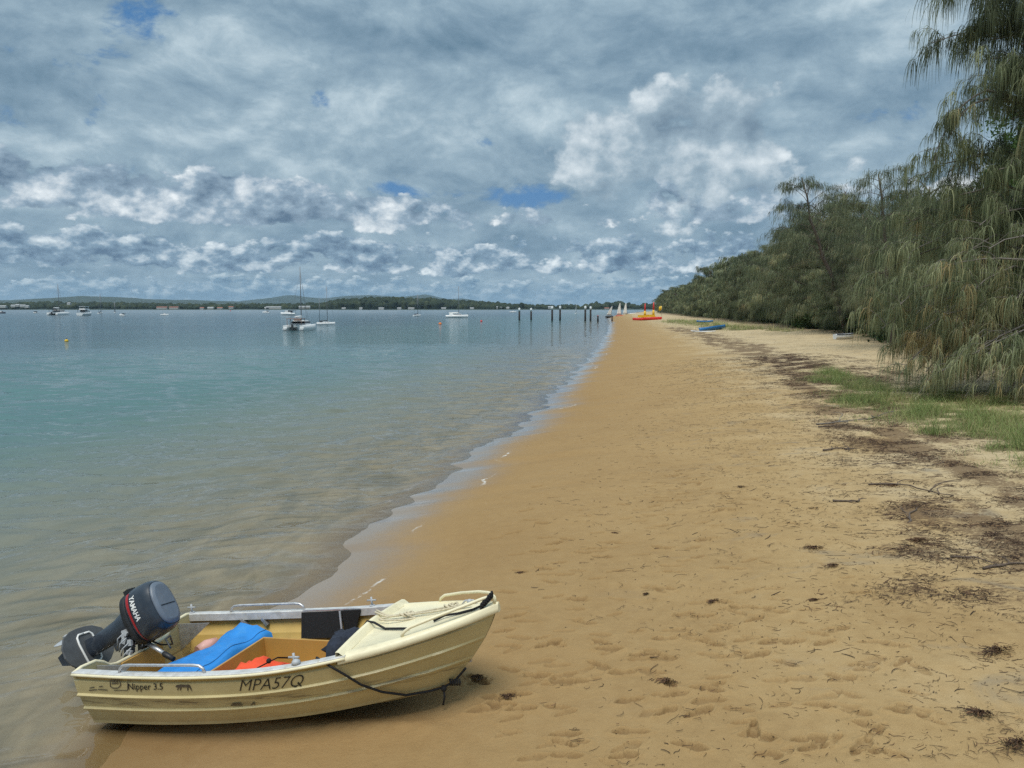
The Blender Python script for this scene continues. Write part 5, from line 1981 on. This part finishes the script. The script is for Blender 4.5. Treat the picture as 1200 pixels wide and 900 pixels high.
def motorboat(px, py, w, head, label, cab='white_gel', canopy=None, fly=False, hull='white_gel', name='motor_boat', cat='motorboat'):
    q = put(px, py)
    L = w * q[1] / 880 / max(.35, abs(math.cos(head)) + .35 * abs(math.sin(head)))
    e = empty(name, (q[0], q[1], 0), head, label, cat)
    s = L / 6.0
    hull_mb(L, 2.2 * s, .75 * s).build('hull', M[hull], e)
    c = MB()
    c.box((-.02 * L, 0, 1.15 * s), (.40 * L, 1.7 * s, .85 * s), None, .86)
    cb = c.build('cabin', M[cab], e)
    wn = MB()
    wn.box((-.02 * L, 0, 1.26 * s), (.405 * L, 1.62 * s, .36 * s), None, .90)
    wn.build('window', M['dark_glass'], cb)
    if canopy:
        k = MB()
        k.box((-.24 * L, 0, 1.62 * s), (.36 * L, 1.8 * s, .10 * s))
        for sx in (-.40, -.08):
            for sy in (-.8, .8):
                k.tube([(sx * L, sy * s, .75 * s), (sx * L, sy * s, 1.6 * s)], .04 * s, 5)
        k.box((-.12 * L, 0, 1.3 * s), (.10 * L, 1.6 * s, .6 * s))
        k.build('canopy', M[canopy], e)
    if fly:
        f = MB()
        f.box((-.08 * L, 0, 1.75 * s), (.40 * L, 1.8 * s, .40 * s), None, .9)
        f.box((-.08 * L, 0, 2.55 * s), (.36 * L, 1.7 * s, .10 * s))
        for sx in (-.22, .06):
            for sy in (-.75, .75):
                f.tube([(sx * L, sy * s, 1.9 * s), (sx * L, sy * s, 2.52 * s)], .05 * s, 5)
        f.build('flybridge', M['white_gel'], e)
    return e


def sailboat(px, py, w, mast_top, head, label, cover='boat_navy', mizzen=False, name='sailing_yacht'):
    q = put(px, py)
    L = w * q[1] / 880 / max(.45, abs(math.cos(head)) + .3 * abs(math.sin(head)))
    hm = (py - mast_top) * q[1] / 880
    e = empty(name, (q[0], q[1], 0), head, label, 'sailboat')
    s = L / 8
    hull_mb(L, 2.6 * s, .85 * s, .3, .7, .25).build('hull', M['white_gel'], e)
    c = MB()
    c.box((.02 * L, 0, 1.05 * s), (.42 * L, 1.5 * s, .55 * s), None, .8)
    cb = c.build('cabin', M['white_gel'], e)
    wn = MB()
    wn.box((.02 * L, 0, 1.08 * s), (.36 * L, 1.44 * s, .2 * s), None, .92)
    wn.build('window', M['dark_glass'], cb)
    mt = MB()
    rr = max(.07, .00042 * q[1])
    mt.tube([(.08 * L, 0, .8 * s), (.08 * L, 0, hm)], [rr, rr * .7], 6)
    mt.tube([(.08 * L, -.5 * s, hm * .6), (.08 * L, .5 * s, hm * .6)], rr * .45, 5)
    mt.tube([(.08 * L, 0, hm), (.49 * L, 0, 1.1 * s)], rr * .22, 4)
    mt.tube([(.08 * L, 0, hm), (-.48 * L, 0, .9 * s)], rr * .22, 4)
    mt.build('mast', M['mast_alloy'], e)
    bm = MB()
    bm.tube([(.07 * L, 0, 1.75 * s), (-.36 * L, 0, 1.7 * s)], [.20 * s, .13 * s], 8)
    bm.build('boom_cover', M[cover], e)
    d = MB()
    d.box((-.26 * L, 0, 1.28 * s), (.18 * L, 1.4 * s, .42 * s), None, .8)
    d.build('spray_hood', M[cover], e)
    if mizzen:
        z = MB()
        z.tube([(-.33 * L, 0, .8 * s), (-.33 * L, 0, hm * .72)], [rr * .7, rr * .5], 6)
        z.build('mizzen_mast', M['mast_alloy'], e)
    return e


def catamaran(px, py, w, mast_top, head, label, bimini='canvas_brown'):
    q = put(px, py)
    Bm = w * q[1] / 880 * 0.98
    L = Bm * 1.55
    hm = (py - mast_top) * q[1] / 880
    e = empty('sailing_catamaran', (q[0], q[1], 0), head, label, 'catamaran')
    s = Bm / 5.2
    for sy in (-1, 1):
        h = hull_mb(L, 1.25 * s, 1.15 * s, .35, .8, .15)
        h.v = [(x, y + sy * (Bm / 2 - .62 * s), z) for x, y, z in h.v]
        h.build('hull', M['white_gel'], e)
        st = MB()
        for k in range(3):
            st.box((-L / 2 - .25 * s * k + .2 * s, sy * (Bm / 2 - .62 * s), .75 * s - .25 * k * s), (.3 * s, .9 * s, .12 * s))
        st.build('stern_steps', M['white_gel'], e)
    d = MB()
    d.box((-.05 * L, 0, 1.0 * s), (.62 * L, Bm - 1.6 * s, .55 * s))
    d.build('bridge_deck', M['white_gel'], e)
    c = MB()
    c.box((.02 * L, 0, 1.75 * s), (.40 * L, Bm * .66, .95 * s), None, .78)
    cb = c.build('cabin', M['white_gel'], e)
    wn = MB()
    wn.box((.02 * L, 0, 1.80 * s), (.405 * L, Bm * .645, .42 * s), None, .90)
    wn.build('window', M['dark_glass'], cb)
    b = MB()
    b.box((-.32 * L, 0, 2.65 * s), (.28 * L, Bm * .70, .12 * s))
    for sx in (-.44, -.2):
        for sy in (-.32, .32):
            b.tube([(sx * L, sy * Bm, 1.2 * s), (sx * L, sy * Bm, 2.62 * s)], .06 * s, 5)
    b.box((-.455 * L, -Bm * .16, 2.40 * s), (.03 * L, Bm * .30, .4 * s))
    b.build('bimini', M[bimini], e)
    ob = MB()
    ob.box((-.50 * L, .05 * Bm, .75 * s), (.35 * s, .5 * s, 1.3 * s), None, .8)
    ob.build('outboard', M['boat_dark'], e)
    mt = MB()
    rr = max(.08, .00045 * q[1])
    mt.tube([(.06 * L, 0, 1.9 * s), (.06 * L, 0, hm)], [rr, rr * .7], 6)
    mt.tube([(.06 * L, 0, hm * .96), (.49 * L, 0, 1.3 * s)], rr * .22, 4)
    for sy in (-1, 1):
        mt.tube([(.06 * L, 0, hm * .9), (-.1 * L, sy * Bm * .46, 1.3 * s)], rr * .2, 4)
    mt.build('mast', M['mast_alloy'], e)
    bo = MB()
    bo.tube([(.05 * L, 0, 3.1 * s), (-.36 * L, 0, 3.05 * s)], [.26 * s, .16 * s], 8)
    bo.build('boom_cover', M['white_gel'], e)
    return e


def build_boats():
    motorboat(1, 367.3, 11, .1, 'dark hulled motorboat cut by the left edge of the view', hull='boat_navy')
    motorboat(41.5, 367.3, 9, 2.6, 'small white motorboat under a dark cover near the left edge', canopy='boat_dark', cab='boat_dark')
    catamaran(68.8, 369.3, 14.5, 333, 1.5, 'white catamaran with a tall mast near the left edge', 'boat_dark')
    motorboat(100.2, 369.6, 8.5, 1.57, 'tall flybridge motor cruiser seen from its stern', fly=True, canopy='boat_dark')
    sailboat(118, 367.7, 4.5, 344.5, 1.5, 'thin masted yacht seen end on beside the flybridge cruiser')
    sailboat(134.8, 366.6, 6, 354, 2.4, 'small distant yacht with a short mast behind the dark-canopied boat')
    motorboat(143.5, 370.2, 11, 2.7, 'white runabout with a dark canopy in front of the small yacht', canopy='boat_dark')
    motorboat(193, 369.4, 9, .1, 'low white cabin boat alone in the left part of the bay', canopy='boat_grey')
    motorboat(312, 366.8, 10, 2.9, 'small speedboat with a dark hood left of the big catamaran', canopy='boat_dark')
    motorboat(338, 369.3, 21, 2.9, 'long white cabin cruiser partly behind the big catamaran', canopy='boat_dark')
    catamaran(352.5, 386.8, 27.0, 313.5, 1.44, 'big white catamaran with brown canopy, the nearest moored boat')
    sailboat(382, 380.4, 22, 336.5, .25, 'white sailing boat just right of the big catamaran', 'boat_dark', mizzen=True, name='sailing_yacht')
    sailboat(489, 370.4, 10.5, 345, .9, 'yacht with a dark hood moored off the wooded point')
    sailboat(535.5, 372.3, 27, 336, .12, 'long low white yacht with a tall mast left of the posts', 'sail_cloth')
    motorboat(601, 366.2, 8, .1, 'little white boat beside the leftmost dark post', canopy='boat_grey')
    for px, py, mat, lab, s in ((515.8, 380, 'signal_orange', 'orange mooring buoy in the middle of the bay', .36), (564, 376.8, 'signal_red', 'small red mooring buoy left of the posts', .32), (270, 364.6, 'signal_red', 'tiny red buoy far out towards the far shore', .7),
                                (78, 400.0, 'signal_yellow', 'yellow and black float in the water at the left', .2)):
        q = put(px, py)
        e = empty('mooring_buoy', (q[0], q[1], 0), 0, lab, 'buoy')
        b = MB(); b.ball((0, 0, s * .25), s, 12, 8, (1, 1, .85)); b.build('float', M[mat], e)
        c = MB(); c.tube([(0, 0, s), (0, 0, s * 1.35)], s * .16, 6); c.ball((0, 0, s * 1.4), s * .22); c.build('ring', M['boat_dark'], e)
    # mooring piles
    pos = [(608.6, 375.3, 361.2, 'leftmost of the dark mooring posts standing in the water'), (622.4, 375.0, 361.4, 'second dark mooring post from the left'), (647, 376.0, 359.2, 'tall dark mooring post, left one of the middle pair'),
           (656.3, 375.4, 359.0, 'dark mooring post, right one of the middle pair'), (685.8, 376.0, 359.0, 'dark mooring post, left one of the pair nearest the beach'), (692, 375.6, 359.4, 'dark mooring post nearest the sand, right one of its pair')]
    for px, py, pt, lab in pos:
        q = put(px, py)
        h = (py - pt) * q[1] / 880
        rr = .27
        e = empty('mooring_post', (q[0], q[1], 0), 0, lab, 'post', 'mooring posts off the beach')
        b = MB(); b.tube([(0, 0, -1.5), (0, 0, h - .95)], [rr, rr * .96], 14); b.build('pile', M['pile_timber'], e)
        c = MB(); c.tube([(0, 0, h - .95), (0, 0, h - .03)], rr * 1.08, 14)
        c.tube([(0, 0, h - .03), (0, 0, h + .12)], [rr * 1.05, .05], 14); c.build('cap', M['pile_cap'], e)
    for px, py, pt, lab in ((700.6, 376.3, 370, 'short dark stump standing at the water edge by the posts'), (717.3, 376.6, 371.0, 'short brown stake in the sand near the dinghies')):
        q = put(px, py, .05)
        h = (py - pt) * q[1] / 880
        e = empty('stake', (q[0], q[1], -.1), 0, lab, 'stake')
        b = MB(); b.tube([(0, 0, -.4), (0, 0, h + .1)], [.26, .22], 10); b.build('shaft', M['pile_timber' if px < 710 else 'driftwood'], e)
        c = MB(); c.tube([(0, 0, h + .1), (0, 0, h + .22)], [.24, .10], 10); c.build('top', M['signal_red' if px < 710 else 'driftwood'], e)


def sail_dinghy(px, py, top, w, label, hull='white_gel', lean=0.0, head=.2, water=False):
    q = put(px, py, 0 if water else .12)
    h = (py - top) * q[1] / 880
    L = max(3.2, w * q[1] / 880)
    e = empty('sailing_dinghy', (q[0], q[1], q[2] if not water else 0), head, label, 'dinghy')
    hull_mb(L, 1.4, .42, .12, .8, .2).build('hull', M[hull], e)
    m = MB(); m.tube([(.2 * L, 0, .3), (.2 * L + lean, 0, h)], [.06, .035], 6); m.build('mast', M['mast_alloy'], e)
    s = MB()
    rows = []
    for f in np.linspace(0, 1, 8):
        x0 = .2 * L + lean * f - .05
        wd = .62 * L * (1 - f) ** .8 + .06
        rows.append([Vector((x0 - wd * t, .16 * math.sin(math.pi * t) * (1 - f * .6) + .02, .75 + (h - .8) * f)) for t in (0, .25, .5, .75, 1)])
    s.quad_strip(rows)
    so = s.build('sail', M['sail_cloth'], e)
    md = so.modifiers.new('thickness', 'SOLIDIFY'); md.thickness = .02
    b = MB(); b.tube([(.2 * L, 0, .72), (-.46 * L, 0, .72)], .04, 6); b.build('boom', M['mast_alloy'], e)


def beach_cat(px, py, w, top, head, label, dx=0.0):
    q = gg(px, py)
    L = 4.3
    e = empty('beach_catamaran', (q[0], q[1], q[2] + .02), head, label, 'catamaran', 'red and yellow beach catamarans')
    for sy in (-.85, .85):
        h = hull_mb(L, .5, .50, .02, .6, .25)
        h.v = [(x, y + sy, z + .06) for x, y, z in h.v]
        h.build('hull', M['signal_red'], e)
    t = MB(); t.box((-.2, 0, .72), (2.1, 1.6, .10)); t.box((-.2, -.55, .98), (1.6, .30, .45)); t.box((-.2, .55, .98), (1.6, .30, .45)); t.build('seat', M['signal_yellow'], e)
    p = MB(); p.box((-.2, 0, .58), (2.5, 1.9, .06)); p.build('platform', M['white_gel'], e)
    hm = (py - top) * q[1] / 880
    m = MB(); m.tube([(.5, 0, .6), (.5, 0, hm)], .06, 8); m.build('mast', M['mast_alloy'], e)
    s1 = MB(); s1.tube([(.42, 0, 1.0), (.42, 0, hm * .55)], [.30, .24], 8); s1.build('furled_sail', M['signal_yellow'], e)
    s2 = MB(); s2.tube([(.42, 0, hm * .55), (.44, 0, hm * .98)], [.24, .10], 8); s2.build('furled_sail', M['signal_red'], e)
    return e


def build_beach_craft():
    sail_dinghy(675, 367.6, 356.2, 4, 'white sailed dinghy sailing in the shallows beyond the posts', water=True, head=1.2)
    sail_dinghy(714.5, 371.8, 358.6, 5, 'dinghy with a slanting white sail at the tip of the sand', 'boat_dark', .5, .5)
    sail_dinghy(726.5, 371.0, 355.0, 7, 'dinghy with a tall white sail and red hull on the sand', 'signal_red', -.6, .3)
    sail_dinghy(733.5, 370.0, 354.6, 6, 'dinghy with a tall white sail just behind the red hulled one', 'white_gel', -.6, .3)
    beach_cat(753.5, 375.6, 14, 355.5, .15, 'red and yellow beach catamaran on the sand, the one nearer the water')
    beach_cat(763.5, 375.0, 14, 354, .15, 'red and yellow beach catamaran on the sand, the one nearer the trees')
    q = gg(775.5, 370)
    e = empty('yellow_flag', q, 0, 'yellow flag on a pole in front of the thicket', 'flag')
    b = MB(); b.tube([(0, 0, -.2), (0, 0, 3.0)], .05, 6); b.build('pole', M['mast_alloy'], e)
    c = MB(); rows = [[Vector((-.02 - .9 * f, .08 * math.sin(6 * f), 1.7 + 1.3 * g2 - .25 * f)) for f in np.linspace(0, 1, 6)] for g2 in (0, .5, 1)]
    c.quad_strip(rows); co = c.build('cloth', M['signal_yellow'], e)
    md = co.modifiers.new('thickness', 'SOLIDIFY'); md.thickness = .02
    # white dinghies drawn up beyond
    for px, py, lab, hull in ((741, 368.6, 'small white boat drawn up behind the sailing dinghies', 'white_gel'), (747.5, 368.2, 'small grey boat drawn up beside the thicket end', 'boat_grey')):
        q = put(px, py, .3)
        e = empty('rowing_boat', q, .4, lab, 'boat')
        hull_mb(4.0, 1.5, .6, .1).build('hull', M[hull], e)
        b = MB(); b.box((0, 0, .66), (.3, 1.2, .05)); b.build('seat', M['boat_grey'], e)
    # upturned blue canoe and small boats by the grass
    q = gg(836, 387.0)
    e = empty('blue_canoe', (q[0], q[1], q[2] + .02), .55, 'blue canoe lying tilted on the sand by the grass', 'canoe')
    e.rotation_euler = (R(-26), R(-5), .55)
    cn = MB(); rows = []
    for u in np.linspace(-1, 1, 19):
        b = .48 * (1 - abs(u) ** 2.4); k = .10 * abs(u) ** 3
        rows.append([Vector((2.1 * u, b * math.cos(a), .30 - .34 * math.sin(a) * (1 - .35 * abs(u) ** 3) + k + .12 * abs(u) ** 3 * (math.sin(a) < .1))) for a in np.linspace(0, math.pi, 11)])
    cn.quad_strip(rows)
    co = cn.build('hull', M['hull_blue'], e)
    md = co.modifiers.new('thickness', 'SOLIDIFY'); md.thickness = .035
    sd = MB(); sd.box((.7, 0, .20), (.25, .8, .04)); sd.box((-.7, 0, .20), (.25, .8, .04)); sd.build('seat', M['boat_dark'], e)
    rm = MB()
    for sy in (-1, 1):
        rm.tube([(2.1 * u, sy * .48 * (1 - abs(u) ** 2.4), .31 + .10 * abs(u) ** 3) for u in np.linspace(-.98, .98, 13)], .03, 6)
    rm.build('rim', M['boat_navy'], e)
    q = gg(824, 389.0)
    e = empty('paddle_board', (q[0], q[1], q[2] + .05), -.3, 'white board lying on the sand in front of the blue canoe', 'board')
    b = MB(); rows = []
    for u in np.linspace(-1, 1, 13):
        w = .36 * (1 - abs(u) ** 2.6) + .01
        rows.append([Vector((1.35 * u, w * math.cos(a), .05 * math.sin(a) + .06 * u * u)) for a in np.linspace(0, 2 * math.pi, 9)[:-1]])
    b.quad_strip(rows, closed_u=True); b.build('deck', M['white_gel'], e)
    f = MB(); f.prism([(-1.1, 0), (-.9, 0), (-1.08, -.15)], (1, 0, 0), (0, 0, 1), (0, 0, -.02), .02); f.build('fin', M['boat_dark'], e)
    q = gg(826, 379.0)
    e = empty('blue_kayak', (q[0], q[1], q[2] + .1), .3, 'small pale blue kayak lying in the grass behind the canoe', 'kayak')
    b = MB(); rows = []
    for u in np.linspace(-1, 1, 13):
        w = .34 * (1 - abs(u) ** 2.4) + .01
        rows.append([Vector((1.5 * u, w * math.cos(a), .18 + .16 * math.sin(a) + .08 * u * u)) for a in np.linspace(0, 2 * math.pi, 11)[:-1]])
    b.quad_strip(rows, closed_u=True); b.build('hull', M['hull_blue'], e)
    c = MB(); c.ball((0, 0, .33), .24, 12, 6, (1.5, 1, .3)); c.build('cockpit', M['boat_dark'], e)
    q = gg(989, 397.5)
    e = empty('white_tender', (q[0], q[1], q[2] + .02), .12, 'small white tender with a grey rim drawn up under the trees', 'dinghy')
    hull_mb(1.45, .75, .32, .02, .75, .25).build('hull', M['white_gel'], e)
    rm = MB()
    pts = []
    for u in np.linspace(0, 1, 10):
        bb = .375 * (.75 + .25 * min(1, u * 2.5)) * (1 - max(0, (u - .45) / .55) ** 2.2)
        pts.append(Vector((-.725 + 1.45 * u, -bb, .32 * (1 + .25 * u * u) + .02)))
    rm.tube(pts, .03, 6); rm.tube([Vector((p.x, -p.y, p.z)) for p in pts], .03, 6); rm.build('rim', M['boat_navy'], e)


# ------------------------------------------------------------------ sticks and weed clumps on the sand
def stick(px, py, L, ang, rad, label, forks=3, mat='driftwood', seed=0):
    r = np.random.default_rng(900 + seed)
    q = gg(px, py)
    mb = MB()

    def run(p, a, L, r0, up):
        n = 8
        pts, rr = [], []
        x, y = p
        for i in range(n):
            f = i / (n - 1)
            z = float(ground_z(q[0] + x, q[1] + y)) - q[2] + r0 * .8 + up * L * f * (1 - .5 * f)
            pts.append(Vector((x, y, z))); rr.append(.75 * r0 * (1 - .65 * f) * r.uniform(.85, 1.15))
            x += math.cos(a) * L / n; y += math.sin(a) * L / n
            a += r.normal(0, .40)
        mb.tube(pts, rr, 6)
        return pts
    main = run((-math.cos(ang) * L / 2, -math.sin(ang) * L / 2), ang, L, rad, r.uniform(0, .08))
    for k in range(forks):
        p = main[r.integers(2, 7)]
        run((p.x, p.y), ang + r.choice([-1, 1]) * r.uniform(.5, 1.2), L * r.uniform(.2, .5), rad * .55, r.uniform(0, .5))
    o = mb.build('driftwood_branch', M[mat], loc=q)
    tag(o, label, 'branch')


def weed_clump(px, py, w, label, seed):
    r = np.random.default_rng(500 + seed)
    q = gg(px, py)
    n = 95
    w *= .8
    a = r.uniform(0, 6.28, n)
    rad = np.abs(r.normal(0, w * .18, n))
    tilt = r.normal(0, .5)
    x, y = np.cos(a) * rad * 1.9, np.sin(a) * rad * .8 + np.cos(a) * rad * tilt
    L = r.uniform(.15, 1.0, n) * w * .55
    d = r.uniform(0, 6.28, n)
    V = np.zeros((n, 5, 2, 3))
    for i in range(5):
        hgt = .035 * w / .3 * np.exp(-(np.hypot(x / 1.5, y) / (w * .5)) ** 2) * r.uniform(.3, 1.3, n)
        z = ground_z(q[0] + x, q[1] + y) - q[2] + .008 + hgt
        V[:, i, 0] = np.stack([x - np.sin(d) * .0020, y + np.cos(d) * .0020, z], 1)
        V[:, i, 1] = np.stack([x + np.sin(d) * .0020, y - np.cos(d) * .0020, z + .004], 1)
        x = x + np.cos(d) * L / 4; y = y + np.sin(d) * L / 4; d = d + r.normal(0, .6, n)
    b = np.arange(n)[:, None] * 10 + np.arange(4)[None] * 2
    Q = np.stack([b, b + 1, b + 3, b + 2], -1).reshape(-1, 4)
    o = np_mesh('seaweed_clump', V.reshape(-1, 3), Q, M['litter'], attrs={'tone': np.repeat(np.clip(r.normal(.50, .25, n), 0, 1), 10)})
    o.location = q
    tag(o, label, 'seaweed')


def build_strandline():
    S = [(1010, 494, 2.3, .10, .030, 'long pale forked branch lying below the grass edge', 3, 'grey_twig'),
         (985, 500, 1.0, -.12, .022, 'dark stick beside the long pale branch', 1, 'driftwood'),
         (985, 527, .75, .15, .028, 'short stubby dark branch with raised twigs left of the weed band', 4, 'driftwood'),
         (1050, 541, 1.3, .5, .018, 'crooked thin brown stick on the dry sand', 2, 'driftwood'),
         (1080, 568, 1.6, -.08, .024, 'dark branch with upright snapped twigs', 4, 'driftwood'),
         (994, 590, .42, -.6, .026, 'small dark broken branch alone on the open sand', 3, 'driftwood'),
         (1078, 606, .85, .75, .022, 'curved twiggy stick lying towards the viewer', 3, 'driftwood'),
         (1150, 655, .6, -.3, .016, 'thin dark stick beside the lower weed band', 2, 'driftwood'),
         (1000, 447, 1.2, .15, .025, 'bare stick poking out of the grass edge under the needles', 1, 'driftwood'),
         (1190, 660, .9, .3, .020, 'dark stick at the right edge near the lower weed band', 2, 'driftwood'),
         ]
    for i, a in enumerate(S):
        stick(a[0], a[1], a[2], a[3], a[4], a[5], a[6], a[7], i)
    Wd = [(953, 643, .22, 'dark weed tuft on the open sand right of the footprints'), (975, 664, .16, 'small weed tuft below the larger one on the open sand'), (1165, 765, .30, 'thick dark weed mat low at the right edge'),
          (1147, 838, .22, 'reddish weed scrap near the lower right corner'), (1192, 875, .30, 'dark weed heap in the lower right corner'), (780, 800, .17, 'weed scrap beside the footprints in the middle'),
          (610, 672, .10, 'tiny purple-brown weed tuft above the boat bow'), (595, 818, .14, 'weed tuft on the damp sand just right of the bow'), (953, 704, .10, 'small dark weed knot in the middle of the sand'),
          (868, 571, .14, 'weed scrap far up the middle of the beach'), (1075, 635, .30, 'loose weed heap right of the broken branch'), (560, 795, .16, 'brown weed strewn against the bow'), (757, 697, .08, 'tiny dark weed knot among the footprints'),
          (720, 625, .07, 'tiny dark weed knot high among the footprints'), (835, 706, .14, 'flat weed scrap right of the footprints'), (1045, 570, .2, 'weed tuft on the dry sand left of the snapped branch')]
    for i, a in enumerate(Wd):
        weed_clump(*a, i)


build_boats()
build_beach_craft()
build_strandline()
